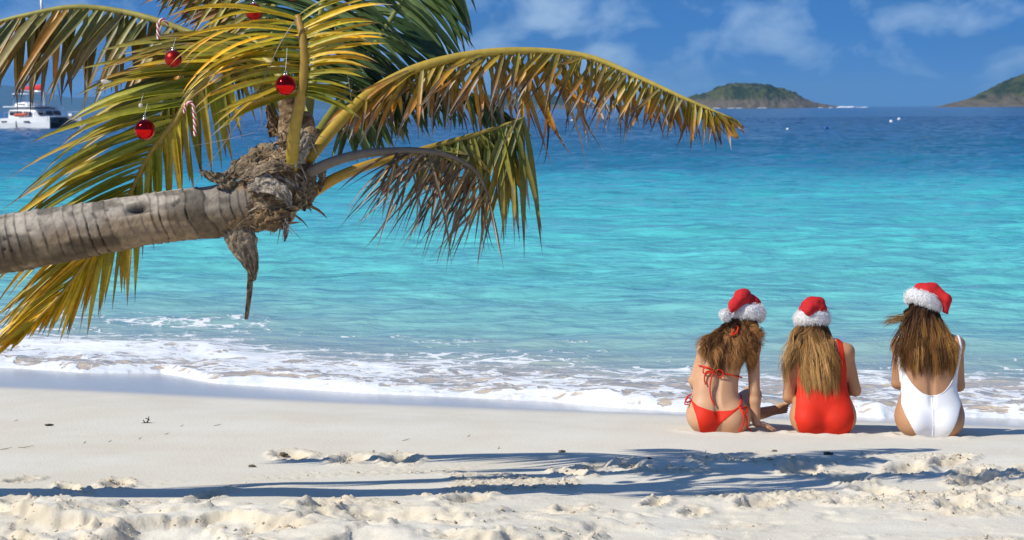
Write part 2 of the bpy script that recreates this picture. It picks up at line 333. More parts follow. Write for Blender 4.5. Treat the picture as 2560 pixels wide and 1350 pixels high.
# ------------------------------------------------------------------ sea
edge_px = [(-600, 880), (-300, 900), (0, 912), (200, 925), (400, 927), (540, 950), (640, 957), (760, 965), (1000, 980), (1200, 990), (1400, 1000), (1550, 1014), (1700, 1025), (2000, 1031), (2220, 1036), (2450, 1043), (2560, 1047), (2900, 1062)]
ex = []; es = []
for p in edge_px:
    q = G(*p, up=0.03); ex.append(q[0]); es.append(q[1] + 0.48 * q[0])
def build_sea():
    u = np.concatenate([-np.geomspace(0.26, 3.0, 26)[::-1][:-1], np.linspace(-0.26, 0.26, 500), np.geomspace(0.26, 3.0, 26)[1:]])
    y = np.concatenate([np.arange(11.5, 27, 0.05), np.arange(27, 46, 0.10), np.arange(46, 170, 0.5), np.arange(170, 520, 1.4), np.geomspace(522, 42000, 60)])
    U, Y = np.meshgrid(u, y); X = U * Y
    s = Y + 0.48 * X
    t = s - np.interp(X, ex, es) - 0.30 * (fbm2(X * 1.4, Y * 0.3, 4, 90) - 0.5) - 0.5 * np.abs(2 * noise2(X * 0.55 + 3, 0 * X, 93) - 1)          # metres seaward of the swash edge
    amp = sstep(1.5, 9, t)
    Xw = X + 0.5 * noise2(X * .3, Y * .3, 5)
    wave = 0.18 * (fbm2(Xw * 0.22, Y * 0.75, 3, 101) - 0.5) + 0.14 * (fbm2(Xw * 0.7, Y * 1.7, 3, 111) - 0.5) + 0.05 * (fbm2(Xw * 2.2, Y * 3.6, 2, 121) - 0.5)
    chop = fbm2(Xw * 0.30 + .1 * Y, Y * 0.26, 3, 125)
    wave = wave * np.clip(1.4 - Y / 300, 0.0, 1) + sstep(34, 150, Y) * np.clip(1.6 - Y / 700, 0, 1) * (0.50 * (chop - .5) + 0.22 * (fbm2(Xw * 0.9, Y * 0.6, 2, 127) - .5))
    g = gbase(X, Y)
    film = 0.012 + 0.035 * sstep(0, 0.5, t) + 0.03 * sstep(0.3, 2.5, t)
    froth = sstep(0.0, 0.25, t) * sstep(7, 2, t)
    lump = fbm2(X * 1.6, Y * 1.5, 4, 131)
    film = film + froth * 0.10 * np.clip(lump - 0.42, 0, 1) + froth * 0.03 * (fbm2(X * 7, Y * 5, 3, 141) - 0.4)
    film = film + 0.04 * np.exp(-((t - 0.22) / 0.16) ** 2) * (0.4 + noise2(X * 2.2, Y * 0.5, 150))
    # a low roller collapsing some metres out, stronger on the left
    roll = 0.05 * np.exp(-((t - 2.6 - 1.0 * (noise2(X * .35, 0 * X, 160) - .5)) / 0.55) ** 2) * sstep(-1.0, -3.5, X) + 0.06 * np.exp(-((t - 3.4 - 1.2 * (noise2(X * .3, 0 * X, 161) - .5)) / 0.8) ** 2)
    z1 = g + film; z2 = amp * wave + 0.012 + roll
    Z = np.log(np.exp(z1 * 40) + np.exp(z2 * 40)) / 40 if False else np.maximum(z1, z2) + 0.012 * np.exp(-np.abs(z1 - z2) / 0.03)
    Z = np.where(t < 0, g - 0.25 * np.minimum(-t, 1.0), Z)
    # own colour of the water by depth and bottom
    d = np.log(np.maximum(Y + 0.15 * X, 5))
    keys = [(20, (.60, .49, .36)), (22.4, (.58, .49, .37)), (24.6, (.34, .47, .43)), (28, (.23, .51, .49)), (34, (.15, .57, .55)), (55, (.085, .57, .57)), (80, (.045, .46, .53)), (96, (.012, .21, .33)), (125, (.010, .145, .26)), (200, (.008, .092, .19)), (450, (.006, .05, .12)), (40000, (.004, .032, .085))]
    dn = d + 0.22 * (fbm2(X * 0.05 + 3, Y * 0.09, 4, 171) - 0.5) * sstep(24, 60, Y)
    dn = np.where(Y < 45, np.maximum(dn, np.log(np.maximum(19.6 + np.clip(t, 0, 60) * 1.02, 5))) * 0.5 + 0.5 * np.log(np.maximum(19.8 + np.clip(t, 0, 60), 5)), dn)
    C = np.stack([np.interp(dn, [math.log(k[0]) for k in keys], [k[1][c] for k in keys]) for c in range(3)], -1)
    patch = fbm2(X * 0.5, Y * 0.7, 4, 181)
    C = C * (1 + 0.35 * (patch - 0.5) * sstep(26, 34, Y))[..., None]
    dens = np.interp(t, [-1, 0, .10, .4, 1.5, 2.6, 4.5, 6.0, 9], [1, 1, .80, .55, .60, .60, .46, .22, 0.0])
    dens = dens + 0.25 * np.exp(-((t - 2.2) / 1.0) ** 2) * sstep(0.5, -3, X) - 0.06 * sstep(0.5, 4.0, X) * sstep(2.4, 3.4, t)
    dens = dens + 0.25 * np.exp(-((t - 6.2) / 0.8) ** 2) * sstep(-0.6, -2.5, X)
    n, k = X.shape; idx = np.arange(n * k).reshape(n, k)
    F = np.stack([idx[:-1, :-1], idx[:-1, 1:], idx[1:, 1:], idx[1:, :-1]], -1).reshape(-1, 4)
    keep = (t.ravel()[F].max(1) > -0.12)
    F = F[keep]; used = np.unique(F); rm = np.full(n * k, -1); rm[used] = np.arange(len(used)); F = rm[F]
    V = np.stack([X, Y, Z], -1).reshape(-1, 3)[used]
    m = bpy.data.materials.new('sea_water'); m.use_nodes = True; nt = m.node_tree; N = nt.nodes.new; L = nt.links.new; b = nt.nodes['Principled BSDF']
    at = N('ShaderNodeAttribute'); at.attribute_name = 'col'; af = N('ShaderNodeAttribute'); af.attribute_name = 'foam'; tc = N('ShaderNodeTexCoord')
    def nz(scale, detail, vec=(1, 1, 1), dist=0.0, rough=0.5):
        mp = N('ShaderNodeMapping'); mp.inputs['Scale'].default_value = vec; L(tc.outputs['Object'], mp.inputs[0])
        q = N('ShaderNodeTexNoise'); q.inputs['Scale'].default_value = scale; q.inputs['Detail'].default_value = detail; q.inputs['Distortion'].default_value = dist; q.inputs['Roughness'].default_value = rough
        L(mp.outputs[0], q.inputs['Vector']); return q.outputs['Fac']
    def math_(op, a_, b_=None, c_=None):
        q = N('ShaderNodeMath'); q.operation = op
        for i_, v_ in enumerate((a_, b_, c_)):
            if v_ is None: continue
            if isinstance(v_, (int, float)): q.inputs[i_].default_value = v_
            else: L(v_, q.inputs[i_])
        return q.outputs[0]
    fa = nz(1.3, 9, (0.75, 1, 1), 0.8, 0.62); fb = nz(3.2, 6, (0.8, 1, 1), 1.2)
    wn = N('ShaderNodeTexNoise'); wn.inputs['Scale'].default_value = 2.5; wn.inputs['Detail'].default_value = 4; L(tc.outputs['Object'], wn.inputs['Vector'])
    wv = N('ShaderNodeVectorMath'); wv.operation = 'MULTIPLY_ADD'; L(wn.outputs['Color'], wv.inputs[0]); wv.inputs[1].default_value = (0.55, 0.55, 0); L(tc.outputs['Object'], wv.inputs[2])
    def cells(sc_, wd_):
        vo = N('ShaderNodeTexVoronoi'); vo.voronoi_dimensions = '2D'; vo.feature = 'DISTANCE_TO_EDGE'; vo.inputs['Scale'].default_value = sc_; L(wv.outputs[0], vo.inputs['Vector'])
        q = N('ShaderNodeMapRange'); L(vo.outputs['Distance'], q.inputs[0]); q.inputs[1].default_value = 0.0; q.inputs[2].default_value = wd_; q.inputs[3].default_value = 1.0; q.inputs[4].default_value = 0.0; return q.outputs[0]
    lace = math_('ADD', math_('MULTIPLY', cells(2.6, .22), .75), math_('MULTIPLY', cells(7.0, .25), .45))   # net of bubbles around clear cells
    val = math_('ADD', math_('MULTIPLY', fa, 1.75), math_('MULTIPLY', lace, 0.40))
    thr = math_('SUBTRACT', math_('ADD', val, math_('MULTIPLY', af.outputs['Fac'], 1.0)), 1.55)
    mr = N('ShaderNodeMapRange'); mr.interpolation_type = 'SMOOTHSTEP'; L(thr, mr.inputs[0]); mr.inputs[1].default_value = 0.03; mr.inputs[2].default_value = 0.24
    foam = math_('MULTIPLY', mr.outputs[0], math_('GREATER_THAN', af.outputs['Fac'], 0.02))
    mx = N('ShaderNodeMix'); mx.data_type = 'RGBA'; L(foam, mx.inputs[0]); L(at.outputs['Color'], mx.inputs[6]); mx.inputs[7].default_value = (0.80, 0.82, 0.84, 1)
    L(mx.outputs[2], b.inputs['Base Color'])
    rg = N('ShaderNodeMapRange'); L(foam, rg.inputs[0]); rg.inputs[3].default_value = 0.10; rg.inputs[4].default_value = 0.8; L(rg.outputs[0], b.inputs['Roughness'])
    b.inputs['IOR'].default_value = 1.33; b.inputs['Specular IOR Level'].default_value = 0.42
    w1 = nz(1.6, 5, (0.45, 1, 1), 0.3, 0.55); w2 = nz(0.28, 4, (0.4, 1, 1), 0.4, 0.6); w3 = nz(9.0, 3, (0.6, 1, 1))
    b0 = N('ShaderNodeBump'); b0.inputs['Strength'].default_value = 1.0; b0.inputs['Distance'].default_value = 0.55; L(w2, b0.inputs['Height'])
    b1 = N('ShaderNodeBump'); b1.inputs['Strength'].default_value = 0.8; b1.inputs['Distance'].default_value = 0.20; L(w1, b1.inputs['Height']); L(b0.outputs[0], b1.inputs['Normal'])
    b2 = N('ShaderNodeBump'); b2.inputs['Strength'].default_value = 0.5; b2.inputs['Distance'].default_value = 0.025; L(w3, b2.inputs['Height']); L(b1.outputs[0], b2.inputs['Normal'])
    b3 = N('ShaderNodeBump'); b3.inputs['Strength'].default_value = 0.5; b3.inputs['Distance'].default_value = 0.05; L(math_('MULTIPLY', foam, fa), b3.inputs['Height'])
    fade = sstep(0, 6, np.clip(t, 0, 100))
    ad = N('ShaderNodeAttribute'); ad.attribute_name = 'rip'
    L(ad.outputs['Fac'], b0.inputs['Strength']); L(ad.outputs['Fac'], b1.inputs['Strength'])
    L(b2.outputs[0], b3.inputs['Normal']); L(b3.outputs[0], b.inputs['Normal'])
    o = mesh_obj('sea', V, F, m, cols=C.reshape(-1, 3)[used], attrs={'foam': np.clip(dens, 0, 1.2).ravel()[used], 'rip': (0.5 + 0.32 * sstep(2, 14, t)).ravel()[used]})
    tag(o, kind='structure')
build_sea()

# ------------------------------------------------------------------ islands and far hills
def island(name, prof, dist, depth, bushy, pal, rock, seed, ncol=420, nrow=60):
    """prof: outline pixels (px, py of the crest); base on the water"""
    prof = np.array(prof, float)
    w0 = W(prof[0, 0], 270, dist)[0]; w1 = W(prof[-1, 0], 270, dist)[0]
    xs = np.linspace(w0, w1, ncol); hx = np.array([W(p[0], p[1], dist) for p in prof])
    hz = np.interp(xs, hx[:, 0], np.maximum(hx[:, 2], 0.0))
    kk = max(3, ncol // 60); hz = np.convolve(np.pad(hz, kk, mode='edge'), np.ones(2 * kk + 1) / (2 * kk + 1), 'valid')
    v = np.linspace(-1, 1, nrow); X, Vv = np.meshgrid(xs, v)
    S = (w1 - w0) / 40.0
    shape = np.clip(1 - np.abs(Vv) ** 1.7, 0, 1)
    Y = dist + depth * Vv * (0.25 + 0.75 * np.sqrt(np.clip(hz / hz.max(), 0.02, 1)))[None] + 0.15 * depth * (fbm2(X / S / 3, Vv * 2, 3, seed) - 0.5)
    ridg = fbm2(X / S / 2.2, Vv * 3, 4, seed + 3)
    Z = hz[None] * (shape * (0.85 + 0.3 * ridg * (1 - shape) + 0.15 * shape))
    rockm = np.clip(sstep(rock + 0.14, rock - 0.06, Z / hz.max() + 0.22 * (fbm2(X / S * 1.1, Vv * 6, 4, seed + 7) - 0.5)), 0, 1)
    bump = fbm2(X / bushy, Y / bushy, 3, seed + 9)
    Z = Z + (1 - rockm) * sstep(0.02, 0.2, Z / hz.max()) * bushy * 1.0 * (bump - 0.35) + rockm * bushy * 0.35 * (fbm2(X / bushy * 2, Y / bushy * 2, 3, seed + 12) - 0.5) * sstep(0.0, 0.08, Z / hz.max())
    Z[0] = -0.6; Z[-1] = -0.6; Z[:, 0] = -0.6; Z[:, -1] = -0.6
    g1 = np.array(pal[0]); g2 = np.array(pal[1]); rk = np.array(pal[2])
    q = sstep(0.35, 0.65, fbm2(X / bushy / 2.5, Y / bushy / 2.5, 3, seed + 15))[..., None]
    C = g1 * (1 - q) + g2 * q
    rn = (0.65 + 0.7 * fbm2(X / bushy * 1.4, Z / bushy * 2.6, 4, seed + 17))[..., None]
    C = C * (1 - rockm[..., None]) + rk * rn * rockm[..., None]
    n, k = X.shape; idx = np.arange(n * k).reshape(n, k)
    F = np.stack([idx[:-1, :-1], idx[:-1, 1:], idx[1:, 1:], idx[1:, :-1]], -1).reshape(-1, 4)
    o = mesh_obj(name, np.stack([X, Y, Z], -1).reshape(-1, 3), F, MAT_LAND, cols=C.reshape(-1, 3))
    tag(o, kind='structure'); return o
MAT_LAND = material('scrub_and_rock', attr=True, rough=0.95, spec=0.1, noise=(0.12, 0.25))
PALI = ((.020, .032, .010), (.065, .074, .022), (.125, .10, .068))
island('island', [(1672, 262), (1700, 250), (1730, 243), (1752, 241), (1775, 231), (1800, 219), (1830, 213), (1875, 212), (1905, 214), (1935, 221), (1965, 230), (1995, 242), (2030, 255), (2060, 262), (2090, 266), (2106, 268)], 4900, 190, 13.0, PALI, 0.32, 11)
island('island', [(2362, 263.5), (2385, 258), (2410, 252), (2440, 243), (2470, 233), (2500, 218), (2530, 203), (2560, 190), (2620, 165), (2700, 140), (2820, 120), (2950, 150), (3100, 240), (3150, 263)], 4500, 320, 13.0, PALI, 0.12, 23, 500)
PALF = ((.028, .045, .02), (.05, .065, .028), (.12, .10, .075))
island('island', [(1040, 268), (1090, 255), (1150, 246), (1215, 240), (1290, 243), (1360, 243), (1420, 248), (1455, 254), (1480, 262), (1495, 268)], 8000, 420, 18.0, PALF, 0.22, 37)
island('island', [(1488, 269), (1505, 266), (1530, 264.5), (1560, 266), (1585, 269)], 7600, 120, 9.0, PALF, 0.5, 41, 120, 24)
PALH = ((.016, .03, .022), (.026, .04, .026), (.06, .06, .055))
island('hills', [(-900, 262), (-700, 235), (-500, 222), (-300, 228), (-150, 214), (0, 216), (60, 222), (120, 240), (180, 250), (240, 246), (320, 238), (400, 246), (470, 256), (540, 250), (600, 236), (660, 226), (720, 240), (800, 256), (900, 262), (1000, 268)], 27000, 2000, 55.0, PALH, 0.05, 53, 500)

MAT_FOAM = material('surf_foam', (.82, .84, .86), rough=0.8)
def surf():
    mb = MB()
    for k in range(26):
        px = rnd.choice([rnd.uniform(2108, 2165), rnd.uniform(2075, 2110), rnd.uniform(1690, 2100)]); big = px > 2106
        y = 4700 + rnd.uniform(-40, 40); p = W(px, 267, y)
        V, F = sphere((p[0], y, 0.1), (rnd.uniform(4, 14) if big else rnd.uniform(3, 9), 3, rnd.uniform(.8, 2.6) if big else .8), 10, 6); mb.add(V, F)
    o = mb.build('surf', MAT_FOAM); tag(o, 'white surf breaking over rocks off the point of the green island', 'surf', kind='stuff')
surf()

# ------------------------------------------------------------------ haze
def haze():
    m = bpy.data.materials.new('haze_air'); m.use_nodes = True; nt = m.node_tree; nt.nodes.clear()
    out = nt.nodes.new('ShaderNodeOutputMaterial'); v = nt.nodes.new('ShaderNodeVolumePrincipled')
    v.inputs['Color'].default_value = (0.28, 0.62, 1.0, 1); v.inputs['Density'].default_value = HAZE_D; v.inputs['Anisotropy'].default_value = 0.0
    nt.links.new(v.outputs[0], out.inputs['Volume'])
    V, F = box((0, 22000, 0), (61000, 46500, 1)); V[:, 2] = np.where(V[:, 2] > 0, 410, -4.4)
    V[:, 0] = np.where(V[:, 0] > 0, 30500, -30500)
    o = mesh_obj('haze', V, F, m, smooth=False); tag(o, 'thin bluish sea haze over the whole bay', 'haze', kind='stuff')
HAZE_D = 3.4e-5
haze()
# ------------------------------------------------------------------ coconut palm
MAT_LEAF = material('palm_leaf', attr=True, rough=0.42, spec=0.45, noise=(38, 0.22), transl=0.2)
MAT_RACHIS = material('palm_stalk', attr=True, rough=0.5, noise=(25, 0.18))
MAT_FIBRE = material('palm_fibre', attr=True, rough=0.9, spec=0.15, noise=(34, 0.45), bump=(70, 1.0, 0.02))
def bark_material():
    m = bpy.data.materials.new('palm_bark'); m.use_nodes = True; nt = m.node_tree; N = nt.nodes.new; L = nt.links.new; b = nt.nodes['Principled BSDF']
    at = N('ShaderNodeAttribute'); at.attribute_name = 'col'; tc = N('ShaderNodeTexCoord')
    mp = N('ShaderNodeMapping'); mp.inputs['Scale'].default_value = (1.2, 1, 1); L(tc.outputs['Object'], mp.inputs[0])
    n = N('ShaderNodeTexNoise'); n.inputs['Scale'].default_value = 26; n.inputs['Detail'].default_value = 9; n.inputs['Roughness'].default_value = 0.65; L(mp.outputs[0], n.inputs['Vector'])
    mr = N('ShaderNodeMapRange'); mr.inputs[1].default_value = 0.3; mr.inputs[2].default_value = 0.7; mr.inputs[3].default_value = 0.62; mr.inputs[4].default_value = 1.3; L(n.outputs['Fac'], mr.inputs[0])
    mx = N('ShaderNodeMix'); mx.data_type = 'RGBA'; mx.blend_type = 'MULTIPLY'; mx.inputs[0].default_value = 1; L(at.outputs['Color'], mx.inputs[6]); L(mr.outputs[0], mx.inputs[7]); L(mx.outputs[2], b.inputs['Base Color'])
    b.inputs['Roughness'].default_value = 0.9; b.inputs['Specular IOR Level'].default_value = 0.2
    bp = N('ShaderNodeBump'); bp.inputs['Strength'].default_value = 0.7; bp.inputs['Distance'].default_value = 0.012; L(n.outputs['Fac'], bp.inputs['Height']); L(bp.outputs[0], b.inputs['Normal'])
    return m
MAT_BARK = bark_material()
trunk_px = [(-1640, 1300, 12.0, 95), (-1560, 1130, 12.0, 88), (-1350, 935, 12.0, 82), (-1000, 800, 12.0, 79), (-500, 698, 12.0, 76), (0, 611, 12.0, 72), (150, 586, 12.0, 69), (300, 561, 12.0, 65), (430, 540, 12.0, 64), (550, 528, 12.0, 64), (640, 512, 12.0, 66)]
PXM = 12.0 / FPX
tp = np.array([np.append(W(a, b, c), r * PXM) for a, b, c, r in trunk_px])
palm_base = tp[0, :3].copy(); palm_base[2] = float(gbase(palm_base[0], palm_base[1]))
palm = empty('palm_tree', palm_base, 'coconut palm leaning low over the beach, hung with red baubles', 'palm tree')
def build_trunk():
    n, k = 1150, 72
    P4 = spline(tp, n); P = P4[:, :3]; R = P4[:, 3]
    P[0, 2] -= 0.1
    T = unit(np.gradient(P, axis=0)); A = unit(np.cross(T, (0, 1, 0))); A = np.where(A[:, 2:3] < 0, -A, A); B = np.cross(T, A)
    th = np.linspace(0, 2 * math.pi, k, endpoint=False)
    l = np.concatenate([[0], np.cumsum(np.linalg.norm(np.diff(P, axis=0), axis=1))])
    Lg, TH = np.meshgrid(l, th, indexing='ij')
    c, s = np.cos(TH), np.sin(TH)
    # slanted, irregular leaf-scar rings
    wob = 0.02 * (noise3(c * 1.5 + 7, s * 1.5 + 7, Lg * 3, 5) - .5) + 0.012 * c
    q = (Lg + wob * 1.6) / 0.055 + 1.6 * noise2(Lg * 5, 0 * Lg, 6)
    ringp = q - np.floor(q); rid = np.floor(q)
    saw = (ringp ** 1.6) * 0.006 * (0.5 + _h(rid, rid * 0, rid * 0, 3)) * sstep(1.0, .9, ringp)
    lumpy = 0.010 * (noise3(c * 2 + 3, s * 2 + 3, Lg * 2.2, 9) - .5) + 0.006 * (noise3(c * 7 + 3, s * 7 + 3, Lg * 14, 19) - .5)
    # cracks: a few rings broken deeper, lengthwise fissures
    deep = (_h(rid, rid * 0 + 1, rid * 0, 13) > 0.78) * np.exp(-((ringp - 0.97) / 0.10) ** 2) * sstep(.42, .6, noise3(c * 1.4 + 5, s * 1.4 + 5, Lg * 2, 23))
    fis = np.exp(-((noise3(c * 4 + 11, s * 4 + 11, Lg * 2.4, 29) - 0.5) / 0.018) ** 2) * sstep(.5, .65, noise3(c * 2 + 1, s * 2 + 1, Lg * 1.7, 31))
    # a knot hole and a long scar facing the beach
    hole_l = np.interp(W(352, 520, 12)[0], P[:, 0], l); hx = (Lg - hole_l); ang = (TH - 4.95)
    c0 = math.atan2(0, 1)
    surfp = P[:, None] + R[:, None, None] * (c[..., None] * A[:, None] + s[..., None] * B[:, None])
    tgt = W(352, 520, 12) + np.array([0, -0.10, 0])
    dd = surfp - tgt; hole = np.exp(-((dd[..., 0] / 0.05) ** 2 + ((dd[..., 2] - 0.12 * dd[..., 0]) / 0.017) ** 2)) * (dd[..., 1] < 0.08)
    rim = np.exp(-((np.sqrt((dd[..., 0] / 0.062) ** 2 + ((dd[..., 2] - 0.12 * dd[..., 0]) / 0.027) ** 2) - 1) / 0.3) ** 2) * (dd[..., 1] < 0.08)
    r = R[:, None] + saw + lumpy - 0.012 * deep - 0.010 * fis - 0.05 * hole + 0.006 * rim
    V = P[:, None] + r[..., None] * (c[..., None] * A[:, None] + s[..., None] * B[:, None])
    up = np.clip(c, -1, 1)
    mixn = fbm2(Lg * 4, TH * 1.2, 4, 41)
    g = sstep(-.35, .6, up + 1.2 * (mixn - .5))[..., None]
    C = np.array([.26, .19, .12]) * (1 - g) + np.array([.38, .33, .27]) * g                  # lit top painted in as lighter grey, browner flank
    band = (0.8 + 0.4 * _h(rid, rid * 0 + 4, rid * 0, 17))[..., None]
    dark = sstep(.52, .7, noise3(c * 2.5 + 9, s * 2.5 + 9, Lg * 7, 43) + 0.25 * (_h(rid, rid * 0 + 8, rid * 0, 44) - .5))[..., None]
    C = C * band * (1 - 0.5 * dark)
    C = C * (1 - .5 * (np.exp(-((ringp - .97) / .10) ** 2) * sstep(.35, .9, _h(rid, rid * 0 + 2, rid * 0, 53)) * sstep(.38, .62, noise3(c * 3 + 2, s * 3 + 2, Lg * 5, 54))))[..., None]
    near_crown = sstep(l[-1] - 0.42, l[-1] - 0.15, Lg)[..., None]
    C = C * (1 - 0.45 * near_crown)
    C = C * (1 - 0.6 * np.clip(deep + fis, 0, 1))[..., None]
    C = C * (1 - 0.75 * np.clip(hole * 1.3, 0, 1))[..., None]
    idx = np.arange(n * k).reshape(n, k); nj = np.roll(idx, -1, 1)
    F = np.stack([idx[:-1], nj[:-1], nj[1:], idx[1:]], -1).reshape(-1, 4)
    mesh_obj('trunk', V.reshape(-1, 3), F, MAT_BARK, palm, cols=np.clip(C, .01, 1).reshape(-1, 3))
build_trunk()

# --- leaflets and fronds
BIG_LEAFLETS = [0]; REST = MB()
def leaflet_geo(p0, d0, length, width, droop, refn, c0, c1, c2, tipdry, curl=0.0, nseg=9, fold=0.35):
    d = unit(d0).copy(); p = np.array(p0, float); st = length / nseg; pts = [p.copy()]; dirs = [d.copy()]
    for i in range(nseg):
        tt = (i + 1) / nseg
        d = unit(d + np.array([0, 0, -1.0]) * droop * st * 2.2 * (0.4 + tt) + curl * tt * tt * refn)
        p = p + d * st; pts.append(p.copy()); dirs.append(d.copy())
    pts = np.array(pts); dirs = np.array(dirs); t = np.linspace(0, 1, nseg + 1)
    w = width * np.interp(t, [0, .07, .25, .55, .8, 1], [.35, .7, 1, .85, .5, .04])
    if tipdry > 0: w = w * (1 - 0.6 * sstep(1 - tipdry * 1.1, 1, t))
    lat = np.cross(dirs, refn); lat = unit(lat); nn = np.cross(lat, dirs)
    V = np.empty((nseg + 1, 3, 3)); V[:, 1] = pts; 
    V[:, 0] = pts - lat * w[:, None] * .5 + nn * (w * fold)[:, None]; V[:, 2] = pts + lat * w[:, None] * .5 + nn * (w * fold)[:, None]
    F = []
    for i in range(nseg):
        a = i * 3; F += [(a, a + 1, a + 4, a + 3), (a + 1, a + 2, a + 5, a + 4)]
    q = sstep(0.15, 0.75, t)[:, None]; C = np.array(c0) * (1 - q) + np.array(c1) * q
    dz = sstep(1 - tipdry, min(1.0, 1 - tipdry * .55), t)[:, None]; C = C * (1 - dz) + np.array(c2) * dz
    C = np.repeat(C[:, None], 3, 1); C[:, 1] *= 1.18
    return V.reshape(-1, 3), F, C.reshape(-1, 3)
PAL = {
 'yellow': [((.31, .275, .016), (.36, .27, .016)), ((.24, .25, .018), (.31, .26, .018)), ((.40, .31, .022), (.43, .27, .018)), ((.19, .21, .016), (.28, .25, .018))],
 'orange': [((.27, .20, .022), (.50, .20, .014)), ((.34, .23, .022), (.46, .17, .012)), ((.24, .19, .025), (.46, .23, .022)), ((.20, .15, .03), (.32, .13, .02))],
 'tan': [((.17, .155, .03), (.30, .17, .03)), ((.27, .23, .08), (.36, .26, .10)), ((.09, .10, .02), (.20, .13, .025)), ((.11, .11, .02), (.16, .10, .02)), ((.34, .17, .02), (.38, .16, .015))],
 'green': [((.045, .085, .018), (.055, .09, .02)), ((.03, .065, .015), (.04, .07, .018)), ((.09, .13, .035), (.07, .11, .03)), ((.12, .17, .06), (.09, .14, .04))],
 'olive': [((.15, .16, .022), (.22, .18, .025)), ((.11, .13, .02), (.20, .15, .02)), ((.20, .18, .025), (.34, .20, .02))],
 'brown': [((.19, .11, .05), (.13, .08, .045)), ((.24, .16, .085), (.18, .12, .07)), ((.11, .07, .035), (.10, .065, .04)), ((.28, .17, .05), (.2, .11, .05))],
 'rust': [((.25, .15, .04), (.30, .13, .03)), ((.19, .11, .04), (.22, .10, .03)), ((.15, .16, .03), (.25, .13, .03))],
}
DRYTIP = [(.20, .15, .10), (.12, .08, .05), (.33, .29, .24), (.09, .06, .04)]
def frond(pts, r0, t0, n, A, B, pal, droop=.5, width=.024, tip=(.1, .35), jit=.12, stalk=((.34, .22, .02), (.36, .28, .04)), label=None, sep=True, refn=(0.15, -0.8, 0.55), r1=.004, curl=.0, gap=.04, tstop=.995, flat=.75):
    P3 = np.array([W(*q) for q in pts]); m = 60; P = spline(P3, m); tt = np.linspace(0, 1, m)
    R = r0 * (1 - tt) ** 0.75 + r1
    V, F = tube(P, R, 8, True, flat, ref=(0, 1, 0.2))
    a, b = np.array(stalk[0]), np.array(stalk[1]); C = np.repeat(a * (1 - tt[:, None]) + b * tt[:, None], 8, 0)
    fo = mesh_obj('frond', V, F, MAT_RACHIS, palm, cols=C)
    if label: fo['label'] = label
    refn = unit(np.array(refn, float))
    for side, K in ((0, A), (1, B)):
        if not K: continue
        K = np.array(K, float)
        for i in range(n):
            t = t0 + (tstop - t0) * (i + rnd.uniform(.1, .9)) / n
            if rnd.random() < gap: continue
            f = t * (m - 1); j = min(int(f), m - 2); p = P[j] + (P[j + 1] - P[j]) * (f - j)
            dx, dy, dd, ln = [np.interp(t, K[:, 0], K[:, k]) for k in (1, 2, 3, 4)]
            d0 = unit((dx, dd, -dy)) + jit * np.array([rnd.gauss(0, 1), rnd.gauss(0, 1), rnd.gauss(0, 1)])
            ln *= PXM * rnd.uniform(.78, 1.12)
            c0, c1 = rnd.choice(PAL[pal])
            if pal == 'yellow':
                gq = float(sstep(.5, .85, t)); tw = np.array([1 + .30 * gq, 1 + .0 * gq, 1 - .5 * gq]); c0 = np.array(c0) * tw; c1 = np.array(c1) * tw; wscale = 1 - .3 * gq
            else: wscale = 1.0
            v = rnd.uniform(.75, 1.45) * (1 if pal != 'yellow' else 1 + .35 * sstep(.55, .9, t))
            rn = unit(refn + .35 * np.array([rnd.gauss(0, 1), rnd.gauss(0, .5), rnd.gauss(0, 1)]))
            V, F, C = leaflet_geo(p + unit(d0) * .003, d0, ln, 1.5 * wscale * width * rnd.uniform(.75, 1.15), droop * rnd.uniform(.5, 1.5), rn, np.array(c0) * v, np.array(c1) * v, np.array(rnd.choice(DRYTIP)) * rnd.uniform(.7, 1.2), rnd.uniform(*tip), curl * rnd.gauss(0, 1))
            if sep and BIG_LEAFLETS[0] < 300:
                BIG_LEAFLETS[0] += 1; mesh_obj('leaflet', V, F, MAT_LEAF, fo, cols=C)
            else: REST.add(V, F, C)
    return P
# the long yellow frond spreading left, behind the trunk
F_LEFT = frond([(722, 320, 12.05), (700, 190, 12.15), (640, 143, 12.25), (555, 167, 12.3), (481, 237, 12.3), (437, 304, 12.3), (378, 381, 12.35), (326, 485, 12.4), (275, 570, 12.45), (222, 645, 12.45), (153, 735, 12.4), (90, 800, 12.35), (52, 838, 12.35)], .022, .16, 74,
      [(.15, -1, -.25, -.1, 200), (.25, -1, -.06, -.1, 280), (.36, -.98, .10, -.1, 410), (.5, -.94, .27, -.12, 460), (.62, -.88, .40, -.1, 450), (.75, -.80, .55, -.1, 370), (.88, -.82, .52, -.1, 230), (1, -.75, .65, 0, 80)],
      [(.15, .4, .9, .1, 130), (.25, .30, .95, .1, 190), (.36, .10, 1, .1, 230), (.5, .03, 1, .05, 250), (.62, -.12, 1, .1, 280), (.75, -.35, .92, .1, 250), (.88, -.55, .80, .1, 120), (1, -.7, .7, 0, 70)],
      'yellow', droop=.28, width=.025, tip=(.05, .22), jit=.05, stalk=((.30, .24, .04), (.42, .24, .02)), label='long yellow green frond sweeping down behind the trunk')
frond([(715, 340, 12.15), (692, 180, 12.35), (630, 100, 12.5), (550, 100, 12.55), (475, 160, 12.55), (425, 240, 12.55), (390, 320, 12.55)], .016, .2, 40,
      [(.2, -.9, -.3, -.05, 200), (.45, -1, -.10, -.05, 270), (.7, -.97, .12, -.05, 320), (1, -.9, .35, 0, 260)], [(.2, .5, .8, .1, 140), (.45, .25, .95, .1, 190), (.7, .1, 1, .1, 210), (1, -.2, 1, 0, 150)],
      'olive', droop=.25, width=.024, tip=(.05, .25), jit=.06, stalk=((.28, .23, .04), (.36, .24, .03)), sep=False)
